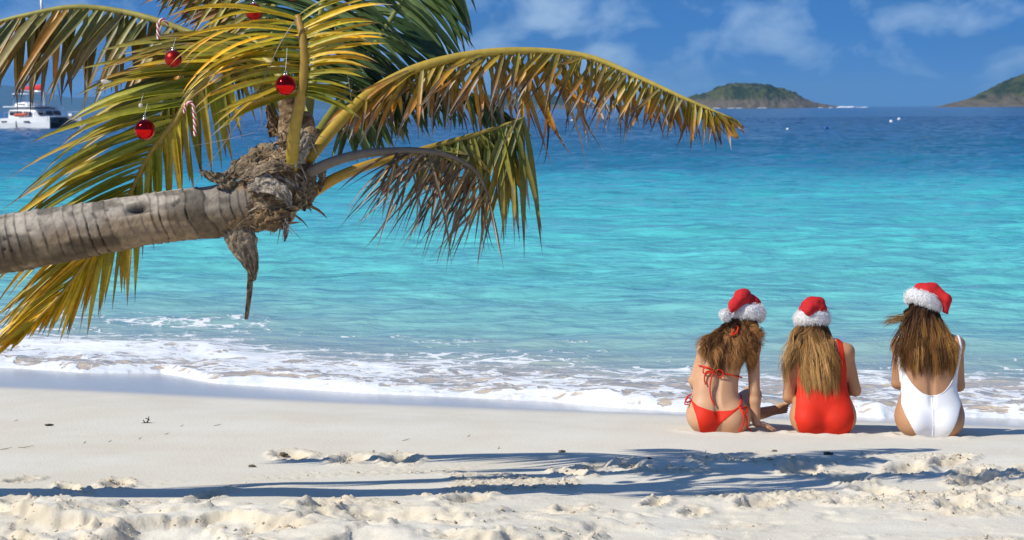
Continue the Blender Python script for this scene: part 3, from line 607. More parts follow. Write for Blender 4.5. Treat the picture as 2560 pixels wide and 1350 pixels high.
# the big orange arch on the right
frond([(768, 400, 11.95), (850, 303, 12.05), (930, 230, 12.15), (1050, 168, 12.2), (1200, 134, 12.25), (1350, 128, 12.3), (1480, 145, 12.3), (1600, 195, 12.25), (1720, 250, 12.2), (1838, 300, 12.2)], .028, .16, 104,
      [(.15, -.75, .65, -.2, 110), (.28, -.62, .80, -.3, 235), (.5, -.60, .80, -.35, 215), (.72, -.60, .78, -.3, 185), (.88, -.30, .95, -.2, 125), (.97, .20, .95, -.1, 100), (1, .8, .5, 0, 60)],
      [(.15, -.3, .95, .2, 120), (.30, .05, 1, .3, 150), (.44, .30, .95, .25, 270), (.56, .38, .92, .25, 330), (.64, .25, .97, .25, 230), (.75, .25, .97, .25, 180), (.9, .3, .9, .25, 130), (1, .8, .5, .1, 60)],
      'orange', droop=.35, width=.018, tip=(.3, .8), jit=.22, stalk=((.42, .27, .02), (.46, .36, .07)), label='large orange frond arching over the water', curl=.30)
# upper left arch
frond([(700, 330, 12.3), (640, 190, 12.6), (560, 120, 12.75), (480, 85, 12.85), (380, 48, 12.9), (280, 25, 12.95), (180, 18, 12.95), (80, 35, 12.95), (-20, 62, 12.95), (-140, 120, 12.9), (-260, 220, 12.9)], .022, .25, 60,
      [(.2, -.2, .95, -.3, 190), (.4, -.50, .80, -.3, 280), (.55, -.62, .72, -.3, 290), (.75, -.65, .7, -.3, 300), (1, -.5, .8, -.2, 160)],
      [(.2, .0, 1, .2, 200), (.4, -.12, 1, .2, 240), (.55, -.15, 1, .2, 250), (.75, -.2, 1, .2, 250), (1, -.4, .8, .2, 150)],
      'tan', droop=.45, width=.031, tip=(.08, .32), jit=.10, stalk=((.30, .25, .05), (.33, .30, .06)), label='drooping tan and olive frond at the top of the crown')
# short upright frond in the middle with a thick yellow stalk
frond([(730, 420, 11.88), (736, 330, 11.74), (752, 240, 11.64), (760, 170, 11.62), (757, 100, 11.62), (744, 38, 11.66)], .017, .52, 26,
      [(.52, -.85, .15, -.2, 240), (.75, -.92, -.12, -.2, 310), (1, -.94, -.18, -.2, 350)],
      [(.5, .6, .2, -.1, 150), (.75, .75, -.25, -.1, 190), (1, .85, -.55, -.1, 230)],
      'yellow', droop=.75, width=.022, tip=(.05, .2), jit=.08, stalk=((.33, .24, .025), (.32, .18, .025)), label='short upright frond with a thick yellow stalk', r1=.0165, flat=.8)
# green fronds rising out of the top
frond([(790, 340, 12.1), (860, 235, 12.4), (920, 140, 12.6), (985, 35, 12.8), (1030, -50, 12.9), (1065, -120, 12.9), (1100, -160, 12.9)], .020, .22, 54,
      [(.2, -.85, -.25, .1, 120), (.45, -.92, -.22, .1, 170), (.7, -.9, -.3, .1, 200), (1, -.6, -.6, .1, 150)],
      [(.2, .55, .75, -.1, 150), (.4, .72, .62, -.1, 210), (.6, .85, .45, -.1, 260), (.8, .75, .5, -.1, 260), (1, .5, .8, 0, 260)],
      'green', droop=.9, width=.031, tip=(.02, .1), jit=.06, stalk=((.20, .20, .03), (.24, .25, .05)), label='dark green frond rising out of the crown', sep=False)
frond([(765, 330, 12.2), (785, 180, 12.3), (800, 40, 12.4), (830, -90, 12.4), (880, -190, 12.4)], .020, .3, 36,
      [(.3, -.6, -.5, .0, 170), (.6, -.75, -.3, 0, 220), (1, -.6, -.5, 0, 180)], [(.3, .65, .2, 0, 160), (.6, .8, .25, 0, 230), (1, .8, .5, 0, 250)],
      'green', droop=.55, width=.026, tip=(.02, .12), jit=.08, stalk=((.26, .22, .03), (.22, .24, .05)), sep=False)
frond([(735, 330, 12.3), (715, 130, 12.5), (680, 0, 12.6), (610, -110, 12.7), (500, -190, 12.7)], .020, .35, 30,
      [(.3, -.85, .25, 0, 170), (.6, -.8, .5, -.1, 250), (1, -.6, .8, -.1, 240)], [(.3, .5, .5, .1, 140), (.6, .1, 1, .1, 220), (1, -.2, 1, .1, 200)],
      'olive', droop=.4, width=.026, tip=(.04, .2), jit=.08, stalk=((.26, .22, .03), (.22, .24, .05)), sep=False)
frond([(725, 330, 12.4), (690, 170, 12.7), (620, 40, 12.9), (540, -20, 13.0), (440, -50, 13.05)], .018, .35, 34,
      [(.3, -.8, .3, 0, 130), (.6, -.9, .25, 0, 190), (1, -.95, .2, 0, 150)], [(.3, -.1, 1, .1, 110), (.6, -.5, .85, .1, 150), (1, -.7, .7, .1, 110)],
      'rust', droop=.25, width=.020, tip=(.1, .4), jit=.12, stalk=((.25, .16, .04), (.22, .14, .05)), sep=False, label='rust coloured dying frond behind the crown')
frond([(795, 350, 12.2), (890, 285, 12.5), (1000, 235, 12.7), (1110, 220, 12.8), (1200, 245, 12.8), (1285, 305, 12.8)], .018, .2, 44,
      [(.2, -.2, .95, -.2, 120), (.5, -.1, 1, -.2, 130), (.8, .2, 1, -.1, 110), (1, .6, .8, 0, 70)], [(.2, .3, .9, .2, 120), (.6, .55, .8, .2, 140), (1, .8, .6, .1, 80)],
      'green', droop=.4, width=.022, tip=(.05, .3), jit=.12, stalk=((.22, .2, .03), (.22, .2, .04)), sep=False)
# the two low stalks on the right
frond([(772, 432, 11.9), (830, 405, 11.82), (900, 386, 11.8), (980, 378, 11.8), (1060, 378, 11.82), (1130, 392, 11.86), (1190, 430, 11.9), (1225, 500, 11.92)], .024, .44, 42,
      [(.36, -.75, .6, -.2, 150), (.55, -.75, .70, -.2, 290), (.75, -.62, .8, -.2, 280), (1, -.45, .9, -.1, 200)], [(.36, -.6, .8, .2, 120), (.6, -.45, .95, .2, 270), (.8, -.35, 1, .2, 260), (1, -.2, 1, .1, 200)],
      'brown', droop=.30, width=.010, tip=(.3, .8), jit=.30, stalk=((.15, .125, .10), (.12, .09, .06)), curl=.16, label='dead grey brown frond with shrivelled leaflets', flat=.6, sep=False)
frond([(770, 488, 12.0), (840, 445, 12.0), (920, 413, 12.05), (1000, 392, 12.1), (1080, 368, 12.15), (1160, 345, 12.2), (1240, 320, 12.25), (1312, 293, 12.25)], .026, .5, 36,
      [(.5, .1, 1, -.1, 120), (.7, .10, 1, -.15, 170), (.85, .06, 1, -.15, 250), (1, -.14, 1, -.15, 380)], [(.5, .5, .4, .2, 110), (.7, .6, .35, .2, 130), (.85, .4, .9, .2, 200), (1, -.03, 1, .2, 350)],
      'olive', droop=.5, width=.025, tip=(.12, .5), jit=.17, stalk=((.46, .25, .015), (.24, .2, .03)), label='hanging olive frond on an orange stalk', curl=.05)
o = REST.build('leaflets', MAT_LEAF, palm); o['kind'] = 'stuff'

# --- crown: fibre mat, stumps, sheaths (implicit surface)
def surface_nets(F, lo, h):
    ins = F < 0
    c = [ins[a:ins.shape[0] - 1 + a, b:ins.shape[1] - 1 + b, d:ins.shape[2] - 1 + d] for a in (0, 1) for b in (0, 1) for d in (0, 1)]
    cnt = sum(x.astype(np.int8) for x in c); act = (cnt > 0) & (cnt < 8)
    cid = np.full(act.shape, -1, np.int64); I = np.argwhere(act); cid[act] = np.arange(len(I))
    acc = np.zeros((len(I), 3)); num = np.zeros(len(I))
    offs = [(a, b, d) for a in (0, 1) for b in (0, 1) for d in (0, 1)]
    for i, o1 in enumerate(offs):
        for j in range(i + 1, 8):
            o2 = offs[j]
            if sum(abs(a - b) for a, b in zip(o1, o2)) != 1: continue
            f1 = F[I[:, 0] + o1[0], I[:, 1] + o1[1], I[:, 2] + o1[2]]; f2 = F[I[:, 0] + o2[0], I[:, 1] + o2[1], I[:, 2] + o2[2]]
            m = (f1 < 0) != (f2 < 0); t = np.where(m, f1 / np.where(m, f1 - f2, 1), 0)
            acc += m[:, None] * (np.array(o1) + t[:, None] * (np.array(o2) - np.array(o1))); num += m
    V = lo + h * (I + acc / num[:, None]); quads = []
    for ax in range(3):
        b, c2 = [(1, 2), (2, 0), (0, 1)][ax]
        s0 = [slice(None)] * 3; s1 = [slice(None)] * 3; s0[ax] = slice(0, -1); s1[ax] = slice(1, None)
        E = ins[tuple(s0)] != ins[tuple(s1)]; fl = ins[tuple(s0)]
        J = np.argwhere(E); J = J[(J[:, b] > 0) & (J[:, c2] > 0) & (J[:, b] < F.shape[b] - 1) & (J[:, c2] < F.shape[c2] - 1)]
        q = []
        for ob, oc in ((-1, -1), (0, -1), (0, 0), (-1, 0)):
            K = J.copy(); K[:, b] += ob; K[:, c2] += oc; q.append(cid[K[:, 0], K[:, 1], K[:, 2]])
        q = np.stack(q, 1); flip = ~fl[J[:, 0], J[:, 1], J[:, 2]]; q[flip] = q[flip][:, ::-1]; quads.append(q)
    Q = np.concatenate(quads); return V, Q[(Q >= 0).all(1)]
class SDF:
    def __init__(s, lo, hi, h):
        s.lo = np.array(lo, float); s.h = h; s.n = np.ceil((np.array(hi) - s.lo) / h).astype(int) + 1; s.F = np.full(tuple(s.n), 0.14, np.float32)
    def _sub(s, lo, hi):
        a = np.clip(np.floor((np.array(lo) - s.lo) / s.h).astype(int), 0, s.n - 1); b = np.clip(np.ceil((np.array(hi) - s.lo) / s.h).astype(int) + 1, a + 1, s.n)
        sl_ = tuple(slice(i, j) for i, j in zip(a, b)); ax = [s.lo[k] + s.h * np.arange(a[k], b[k]) for k in range(3)]
        return sl_, np.meshgrid(*ax, indexing='ij', sparse=True)
    def put(s, fn, lo, hi, k, sub=False):
        mg = 0.08; sl_, (x, y, z) = s._sub(np.array(lo) - mg, np.array(hi) + mg); d = fn(x, y, z).astype(np.float32); a = s.F[sl_]
        if sub:
            d = -d; hh = np.clip(.5 - .5 * (d - a) / k, 0, 1); s.F[sl_] = d * (1 - hh) + a * hh + k * hh * (1 - hh)
        else:
            hh = np.clip(.5 + .5 * (d - a) / k, 0, 1); s.F[sl_] = d * (1 - hh) + a * hh - k * hh * (1 - hh)
    def cap(s, a, b, ra, rb, k=.03, sub=False):
        a = np.array(a, float); b = np.array(b, float); ba = b - a; L2 = (ba ** 2).sum()
        def fn(x, y, z):
            t = np.clip(((x - a[0]) * ba[0] + (y - a[1]) * ba[1] + (z - a[2]) * ba[2]) / L2, 0, 1)
            return np.sqrt((x - a[0] - t * ba[0]) ** 2 + (y - a[1] - t * ba[1]) ** 2 + (z - a[2] - t * ba[2]) ** 2) - (ra + (rb - ra) * t)
        r = max(ra, rb); s.put(fn, np.minimum(a, b) - r, np.maximum(a, b) + r, k, sub)
    def ell(s, c, r, k=.03, sub=False, R=None):
        c = np.array(c, float); r = np.array(r, float); R = np.eye(3) if R is None else np.asarray(R)
        def fn(x, y, z):
            X, Y, Z = x - c[0], y - c[1], z - c[2]
            q = [R[0, i] * X + R[1, i] * Y + R[2, i] * Z for i in range(3)]
            k0 = np.sqrt(sum((q[i] / r[i]) ** 2 for i in range(3))); k1 = np.sqrt(sum((q[i] / r[i] ** 2) ** 2 for i in range(3))) + 1e-6
            return k0 * (k0 - 1) / k1
        m = r.max(); s.put(fn, c - m, c + m, k, sub)
    def mesh(s): return surface_nets(s.F, s.lo, s.h)

def crown():
    S = SDF(W(480, 660, 12.0) - np.array([0, .35, 0]), W(860, 210, 12.0) + np.array([0, .35, 0]), .008)
    w = lambda a, b, d=0: W(a, b, 12.0 + d)
    S.cap(w(585, 522), w(685, 490), .128, .138, .03); S.cap(w(685, 490), w(730, 440), .14, .11, .04)
    S.cap(w(640, 470), w(700, 415), .10, .085, .04); S.cap(w(728, 470), w(755, 500), .09, .06, .03)
    S.ell(w(660, 535, -.03), (.11, .10, .07), .03); S.ell(w(690, 545, -.05), (.07, .07, .045), .02)
    S.cap(w(725, 420, -.02), w(722, 250, 0), .062, .040, .03)
    S.cap(w(735, 415, -.1), w(775, 335, -.1), .030, .034, .015)
    S.cap(w(745, 400, .05), w(760, 300, .05), .07, .05, .03)
    x = S.lo[0] + S.h * np.arange(S.n[0]); y = S.lo[1] + S.h * np.arange(S.n[1]); z = S.lo[2] + S.h * np.arange(S.n[2])
    X, Y, Z = np.meshgrid(x, y, z, indexing='ij')
    # flaky, overlapping layers
    S.F += (.030 * (noise3(X * 9 + 3 * Z, Y * 9, Z * 9, 3) - .5) + .016 * (noise3(X * 24 + 20 * Z, Y * 24, Z * 20 - 14 * X, 4) - .5) + .010 * np.abs(2 * noise3(X * 14, Y * 14, Z * 40 - 20 * X, 5) - 1)).astype(np.float32)
    V, Q = S.mesh()
    n = fbm2(V[:, 0] * 14 + V[:, 2] * 8, V[:, 2] * 26 - V[:, 0] * 10, 4, 9); n2 = fbm2(V[:, 0] * 5, V[:, 2] * 5 + 3, 3, 12)
    C = np.array([.15, .095, .05]) + sstep(.35, .7, n)[:, None] * np.array([.20, .155, .105]) * (.5 + n2)[:, None]
    mesh_obj('crown_fibre', V, Q, MAT_FIBRE, palm, cols=C)
    bv = BVHTree.FromPolygons([tuple(v) for v in V], [tuple(int(i) for i in q) for q in Q])
    # loose fibres and torn strips lying over the mat
    mb = MB()
    for i in range(330):
        px = rnd.uniform(575, 800); py = rnd.uniform(330, 585)
        h = bv.ray_cast(Vector(W(px, py, 11.2)), Vector((0, 1, 0)))
        if h[0] is None: continue
        p = np.array(h[0]) + np.array([0, -.006, 0]); nrm = np.array(h[1])
        ang = math.radians(rnd.gauss(-38 if py < 470 else -10, 28)); d = np.array([math.cos(ang), 0, math.sin(ang)]) * rnd.choice([1, 1, -1])
        L_ = rnd.uniform(.04, .13); wd = rnd.choice([.003, .004, .006, .010, .016]); b = np.array(rnd.choice([(.33, .26, .18), (.24, .17, .10), (.15, .10, .055), (.40, .34, .26), (.10, .065, .04), (.20, .13, .07)]))
        V2, F2, C2 = leaflet_geo(p, d + nrm * rnd.uniform(-.05, .14), L_, wd, rnd.uniform(.5, 5), nrm, b, b * .9, b * .8, .1, 0, 6, .1); mb.add(V2, F2, C2)
    for i in range(16):   # ragged ends under the crown
        px = rnd.uniform(590, 715); p = W(px, rnd.uniform(535, 562), 12 + rnd.uniform(-.1, .1)); b = np.array(rnd.choice([(.36, .30, .23), (.24, .18, .12), (.15, .10, .06)]))
        V2, F2, C2 = leaflet_geo(p, (rnd.gauss(0, .4), rnd.gauss(0, .3), -1), rnd.uniform(.04, .13), rnd.choice([.003, .005, .009]), 1, np.array([0, -1, .1]), b, b, b, .1, 0, 5, .1); mb.add(V2, F2, C2)
    o = mb.build('loose_fibre', MAT_FIBRE, palm); o['kind'] = 'stuff'
    def sheath(path, widths, c0, c1, cup, refn=(0, -1, .2), name='leaf_sheath', thick=.006, label=None, rgd=.6):
        P = spline([W(a, b, 12 + d) for a, b, d in path], 40); t = np.linspace(0, 1, 40); wd = np.interp(t, np.linspace(0, 1, len(widths)), widths) * PXM
        T = unit(np.gradient(P, axis=0)); lat = unit(np.cross(T, np.array(refn))); nn = np.cross(lat, T); k = 17
        u = np.linspace(-1, 1, k); rag = (noise2(t[:, None] * 11 + u * 2, u[None] * 3 + 0 * t[:, None], 8) - .5) * rgd
        bmp = (noise2(t[:, None] * 14 + 0 * u, u[None] * 9 + 0 * t[:, None], 18) - .5) * .022 + (noise2(t[:, None] * 3 + 0 * u, u[None] * 16 + 0 * t[:, None], 19) - .5) * .012
        V1 = P[:, None] + nn[:, None] * bmp[..., None] + lat[:, None] * (u[None, :, None] * (wd[:, None] * .5 * (1 + rag))[..., None]) + nn[:, None] * (cup * wd[:, None] * (1 - u[None] ** 2) + .02 * rag)[..., None]
        V2 = V1 - nn[:, None] * thick; n = 40 * k; idx = np.arange(n).reshape(40, k)
        F = [tuple(q) for q in np.stack([idx[:-1, :-1], idx[:-1, 1:], idx[1:, 1:], idx[1:, :-1]], -1).reshape(-1, 4)]
        F += [tuple(q + n) for q in np.stack([idx[:-1, :-1], idx[1:, :-1], idx[1:, 1:], idx[:-1, 1:]], -1).reshape(-1, 4)]
        rimv = list(idx[0]) + list(idx[1:, -1]) + list(idx[-1, :-1][::-1]) + list(idx[1:-1, 0][::-1])
        for i in range(len(rimv)):
            a, b = rimv[i], rimv[(i + 1) % len(rimv)]; F.append((b, a, a + n, b + n))
        st = fbm2(u[None] * 9 + 0 * t[:, None], t[:, None] * 2.5 + 0 * u, 4, 4)[..., None]
        C = (np.array(c0) * (1 - t[:, None, None]) + np.array(c1) * t[:, None, None]) * (.15 + 1.5 * st)
        o = mesh_obj(name, np.vstack([V1.reshape(-1, 3), V2.reshape(-1, 3)]), F, MAT_FIBRE, palm, cols=np.vstack([C.reshape(-1, 3)] * 2))
        if label: o['label'] = label
    sheath([(590, 560, -.06), (608, 610, -.07), (626, 655, -.05), (634, 702, -.03)], [80, 76, 45, 12], (.30, .24, .17), (.22, .17, .12), .22, label='torn triangular leaf sheath hanging under the crown', rgd=.15)
    sheath([(626, 570, -.02), (627, 640, -.03), (624, 720, -.03), (615, 798, -.02)], [13, 14, 14, 8], (.34, .28, .20), (.32, .26, .18), .3, name='dead_stalk', thick=.012, label='dead stalk hanging straight down', rgd=.1)
    sheath([(712, 545, -.16), (716, 575, -.17), (711, 604, -.17)], [16, 15, 3], (.42, .36, .30), (.36, .3, .25), .2)
    sheath([(585, 455, -.05), (545, 448, -.10), (498, 425, -.1)], [60, 34, 4], (.26, .20, .13), (.20, .15, .10), .2, refn=(0, -.9, .4))
    sheath([(560, 470, .05), (600, 415, .02), (650, 385, .0), (690, 375, -.02)], [20, 46, 56, 40], (.20, .15, .10), (.22, .17, .11), .2, refn=(-.3, -.7, .5))
    sheath([(620, 470, -.14), (665, 458, -.18), (705, 480, -.19), (728, 520, -.17)], [26, 50, 44, 6], (.34, .29, .23), (.38, .33, .27), .14, refn=(.1, -.9, .4))
    sheath([(596, 452, -.1), (640, 425, -.15), (690, 412, -.17), (735, 425, -.16)], [16, 36, 40, 10], (.27, .21, .15), (.20, .15, .10), .10, refn=(0, -.8, .6))
    sheath([(730, 410, -.13), (750, 375, -.14), (772, 335, -.13)], [50, 46, 40], (.50, .47, .42), (.34, .29, .22), .35, refn=(.4, -.9, .1), label='pale grey cut leaf base')
    sheath([(745, 520, -.12), (765, 480, -.1), (778, 430, -.08)], [40, 60, 30], (.2, .14, .08), (.26, .19, .12), .25, refn=(.4, -.9, 0))
    sheath([(690, 340, .02), (680, 300, 0), (668, 262, -.02)], [40, 34, 6], (.20, .14, .08), (.28, .2, .12), .2)
    sheath([(640, 545, -.13), (680, 552, -.16), (725, 540, -.14)], [50, 60, 30], (.25, .17, .09), (.17, .11, .06), .2, refn=(0, -.9, -.4))
    sheath([(775, 425, -.05), (805, 425, -.06), (800, 480, -.05)], [26, 24, 4], (.25, .19, .13), (.32, .26, .2), .2)
crown()

# long dead strings of leaf margin hanging over the left fronds
def dead_strand(pts, w=.008):
    P = spline([W(*q) for q in pts], 26); V, F = tube(P, np.interp(np.linspace(0, 1, 26), [0, .5, 1], [w * .35, w * .5, .001]), 4, flat=.4)
    mesh_obj('dead_strand', V, F, MAT_RACHIS, palm, cols=np.repeat(np.array([[.30, .26, .22]]), len(V), 0))
dead_strand([(742, 45, 11.6), (700, 110, 11.58), (660, 195, 11.58), (600, 300, 11.6), (520, 415, 11.65), (460, 490, 11.75)], .014)
dead_strand([(640, 330, 11.7), (560, 350, 11.7), (480, 365, 11.72)], .007)
dead_strand([(835, 60, 11.66), (862, 150, 11.6), (880, 260, 11.6)], .010)
dead_strand([(640, 225, 11.8), (655, 300, 11.78), (645, 330, 11.78)], .008)

# ------------------------------------------------------------------ ornaments
MAT_SHINY = material('red_mirror_glass', (.62, .012, .012), rough=.06, metal=1.0)
MAT_MATTE = material('red_satin_glass', (.42, .016, .012), rough=.34, metal=.85)
MAT_METAL = material('silver_metal', (.75, .75, .75), rough=.25, metal=1.0)
MAT_THREAD = material('pale_thread', (.6, .6, .55), rough=.8)
def bauble(px, py, d, rpx, mat, label, up=26):
    c = W(px, py, d); r = rpx * d / FPX; e = empty('bauble', c - np.array([0, 0, r]), label, 'bauble', 'red christmas baubles on the palm')
    V, F = sphere(c, r, 40, 26); mesh_obj('ball', V, F, mat, e)
    V, F = tube([c + (0, 0, r * .96), c + (0, 0, r * 1.12)], [r * .24, r * .24], 14); k = mesh_obj('cap', V, F, MAT_METAL, e)
    th = np.linspace(0, 2 * math.pi, 15); ring = [c + np.array([math.cos(a) * r * .13, 0, r * 1.22 + math.sin(a) * r * .13]) for a in th]
    V, F = tube(ring, r * .03, 5, False); mesh_obj('hook', V, F, MAT_METAL, e)
    V, F = tube(spline([c + (0, 0, r * 1.32), c + (.004, .03, r * 1.32 + up * PXM * .6), c + (.0, .1, r * 1.32 + up * PXM)], 8), .0012, 5); mesh_obj('thread', V, F, MAT_THREAD, e)
bauble(362, 324, 11.85, 26, MAT_SHINY, 'shiny red bauble among the leaflets of the yellow frond', 30)
bauble(714, 213, 11.5, 26, MAT_SHINY, 'shiny red bauble beside the thick yellow stalk', 60)
bauble(433, 147, 11.9, 21.5, MAT_MATTE, 'satin red bauble below the upper candy cane', 24)
bauble(635, 30, 11.9, 21.5, MAT_MATTE, 'satin red bauble hanging at the top of the crown', 30)
bauble(732, -18, 11.7, 20, MAT_MATTE, 'satin red bauble hanging above the thick yellow stalk', 20)
MAT_CANE_W = material('white_rope', (.80, .78, .76), rough=.6); MAT_CANE_R = material('red_rope', (.55, .02, .03), rough=.6)
def cane(pts, label):
    P = spline([W(*q) for q in pts], 70); e = empty('candy_cane', P[-1], label, 'candy cane', 'candy canes on the palm')
    T = unit(np.gradient(P, axis=0)); A = unit(np.cross(T, (0, 1, 0))); B = np.cross(A, T); l = np.concatenate([[0], np.cumsum(np.linalg.norm(np.diff(P, axis=0), axis=1))])
    for i in range(4):
        ph = l / .030 * 2 * math.pi * .5 + i * math.pi / 2
        Q = P + .0040 * (np.cos(ph)[:, None] * A + np.sin(ph)[:, None] * B)
        V, F = tube(Q, .0042, 7); mesh_obj('strand', V, F, (MAT_CANE_R, MAT_CANE_W)[i % 2], e)
cane([(461, 282, 11.95), (463, 264, 11.94), (472, 256, 11.93), (482, 260, 11.93), (485, 285, 11.93), (487, 312, 11.93), (487, 340, 11.93)], 'candy cane hooked on the stalk of the yellow frond')
cane([(419, 62, 12.0), (414, 52, 11.99), (404, 49, 11.98), (396, 58, 11.98), (395, 76, 11.98), (396, 98, 11.98)], 'candy cane hung high between the upper fronds')
MAT_SHELL = material('pale_shell', (.50, .46, .38), rough=.45, noise=(40, .15))
def disc(px, py, d, rx, rz, tilt, label):
    c = W(px, py, d); th = np.linspace(0, 2 * math.pi, 28, endpoint=False); Rr = []
    for f, yo in ((0, -.006), (.6, -.005), (.95, -.002), (1.0, .0), (.95, .003), (0, .004)):
        x = np.cos(th) * rx * PXM * f; z = np.sin(th) * rz * PXM * f
        Rr.append(np.stack([c[0] + x * math.cos(tilt) - z * math.sin(tilt), np.full(28, c[1] + yo), c[2] + x * math.sin(tilt) + z * math.cos(tilt)], 1))
    V = np.concatenate(Rr); F = [(i * 28 + j, i * 28 + (j + 1) % 28, (i + 1) * 28 + (j + 1) % 28, (i + 1) * 28 + j) for i in range(5) for j in range(28)]
    e = empty('shell_ornament', c, label, 'ornament', 'pale round ornaments on the palm'); mesh_obj('disc', V, F, MAT_SHELL, e)
    V, F = tube([c + (0, 0, rz * PXM), c + (0.01, .05, rz * PXM + .06)], .0012, 5); mesh_obj('thread', V, F, MAT_THREAD, e)
disc(540, 192, 12.27, 18, 14, .4, 'pale round disc ornament half covered by the curving leaflets')
disc(266, 206, 12.42, 15, 7, -.3, 'tan disc ornament wedged between the upper left leaflets')
disc(352, 264, 12.22, 6, 6, 0, 'small white bead ornament among the yellow leaflets')
# ------------------------------------------------------------------ catamaran
MAT_GEL = material('white_gelcoat', (.80, .80, .79), rough=.25, noise=(2, .03)); MAT_DARK = material('tinted_window', (.015, .02, .03), rough=.08)
MAT_RED = material('red_canvas', (.55, .03, .04), rough=.8, noise=(3, .1)); MAT_ALU = material('mast_alloy', (.55, .57, .6), rough=.4, metal=.6)
MAT_NET = material('dark_trampoline', (.03, .035, .045), rough=.9); MAT_BLUEC = material('blue_canvas', (.03, .10, .28), rough=.8); MAT_ORANGE = material('orange_rubber', (.55, .10, .04), rough=.6)
boat_c = W(102, 326, 330); boat_c[2] = 0
boat = empty('catamaran', boat_c, 'white sailing catamaran with red sail cover anchored off the beach', 'boat')
_hd = math.radians(-45); _bf = np.array([math.cos(_hd), math.sin(_hd), 0]); _bl = np.array([-math.sin(_hd), math.cos(_hd), 0])   # _bl: port, away from the camera
def bt(V):
    V = np.asarray(V, float).reshape(-1, 3); return boat_c + V[:, :1] * _bf * 1.12 + V[:, 1:2] * _bl * 1.08 + V[:, 2:3] * np.array([0, 0, 1.05])
def bpart(name, V, F, mat, parent=None, smooth=False): return mesh_obj(name, bt(V), F, mat, parent or boat, smooth=smooth)
def bjoin(name, items, mat, parent=None, smooth=False):
    mb = MB()
    for V, F in items: mb.add(bt(V), F)
    o = mesh_obj(name, np.concatenate(mb.V), mb.F, mat, parent or boat, smooth=smooth); return o
def loft(secs):
    k = len(secs[0]); V = np.concatenate([np.array(s, float) for s in secs]); n = len(secs)
    F = [(i * k + j, i * k + (j + 1) % k, (i + 1) * k + (j + 1) % k, (i + 1) * k + j) for i in range(n - 1) for j in range(k)]
    return V, F + [tuple(range(k - 1, -1, -1)), tuple((n - 1) * k + j for j in range(k))]
for sy in (-1, 1):
    secs = []
    for x, hw, top, kz in [(-5.3, .55, .45, -.15), (-4.9, .68, .5, -.3), (-4.85, .7, .9, -.3), (-4.3, .75, .95, -.35), (-4.25, .76, 1.32, -.35), (-2, .85, 1.38, -.45), (1, .82, 1.45, -.45), (3.2, .6, 1.52, -.4), (4.6, .3, 1.58, -.3), (5.3, .05, 1.62, -.2)]:
        c = sy * 2.35; secs.append([(x, c - hw, top), (x, c - hw * 1.02, top * .55), (x, c - hw * .85, .05), (x, c - hw * .3, kz), (x, c + hw * .3, kz), (x, c + hw * .85, .05), (x, c + hw * 1.02, top * .55), (x, c + hw, top)])
    V, F = loft(secs); h = bpart('hull', V, F, MAT_GEL, smooth=False)
    for xa in (-3.2, 1.6):
        V, F = box((xa, sy * 2.35 - .86 * 1.0, .92), (1.2, .06, .16)); bpart('port_window', V, F, MAT_DARK, h)
    V, F = box((-.6, sy * 2.35 - .87, .6), (.10, .10, .8)); bpart('fender', V, F, MAT_NET, h)
V, F = box((-1.2, 0, 1.05), (6.0, 3.3, .62)); bpart('bridge_deck', V, F, MAT_GEL)
V, F = box((3.3, 0, 1.38), (2.6, 3.4, .04)); bpart('trampoline', V, F, MAT_NET)
V, F = tube([(4.7, -2.3, 1.5), (4.7, 2.3, 1.5)], .09, 8); bpart('crossbeam', V, F, MAT_ALU, smooth=True)
def cabin_sec(x, w, z): return [(x, -w, 1.36), (x, -w * .97, 1.36 + (z - 1.36) * .55), (x, -w * .82, z - .06), (x, -w * .5, z), (x, w * .5, z), (x, w * .82, z - .06), (x, w * .97, 1.36 + (z - 1.36) * .55), (x, w, 1.36)]
V, F = loft([cabin_sec(-3.6, 2.3, 2.75), (cabin_sec(-1.5, 2.35, 2.85)), cabin_sec(.6, 2.3, 2.75), cabin_sec(1.5, 2.15, 2.35), cabin_sec(2.1, 1.95, 1.55)]); cab = bpart('cabin', V, F, MAT_GEL)
V, F = box((-1.9, -2.36, 2.0), (2.6, .05, .52)); bpart('cabin_window', V, F, MAT_DARK, cab)
V, F = box((.5, -2.31, 1.98), (1.6, .05, .46)); bpart('cabin_window', V, F, MAT_DARK, cab)
R_ = np.array([[math.cos(.95), 0, math.sin(.95)], [0, 1, 0], [-math.sin(.95), 0, math.cos(.95)]])
for yy in (-1.2, 0, 1.2):
    V, F = box((1.86, yy, 2.02), (.62, 1.0, .05), R_); bpart('windscreen', V, F, MAT_DARK, cab)
V, F = loft([[(x, -w, 2.78), (x, -w, 2.9), (x, w, 2.9), (x, w, 2.78)] for x, w in ((-4.9, 2.2), (-4.5, 2.5), (.9, 2.35), (1.5, 1.9))]); bpart('coachroof', V, F, MAT_GEL)
V, F = loft([[(x, -w, 2.9), (x, -w * .9, z), (x, w * .9, z), (x, w, 2.9)] for x, w, z in ((-3.4, 1.5, 3.3), (-1.6, 1.5, 3.45), (-.6, 1.3, 3.2))]); bpart('helm_station', V, F, MAT_GEL)
V, F = box((-2.0, -1.46, 3.12), (1.3, .05, .12)); bpart('helm_window', V, F, MAT_DARK)
V, F = loft([[(x, -w, 4.45), (x, -w, 4.57), (x, w, 4.57), (x, w, 4.45)] for x, w in ((-3.9, 1.5), (-3.6, 1.7), (-.6, 1.7), (-.3, 1.5))]); top_ = bpart('hardtop', V, F, MAT_GEL)
for (xx, yy) in ((-3.6, -1.5), (-3.6, 1.5), (-.7, -1.4), (-.7, 1.4)):
    V, F = tube([(xx, yy, 2.9), (xx, yy, 4.45)], .05, 6); bpart('post', V, F, MAT_ALU, top_)
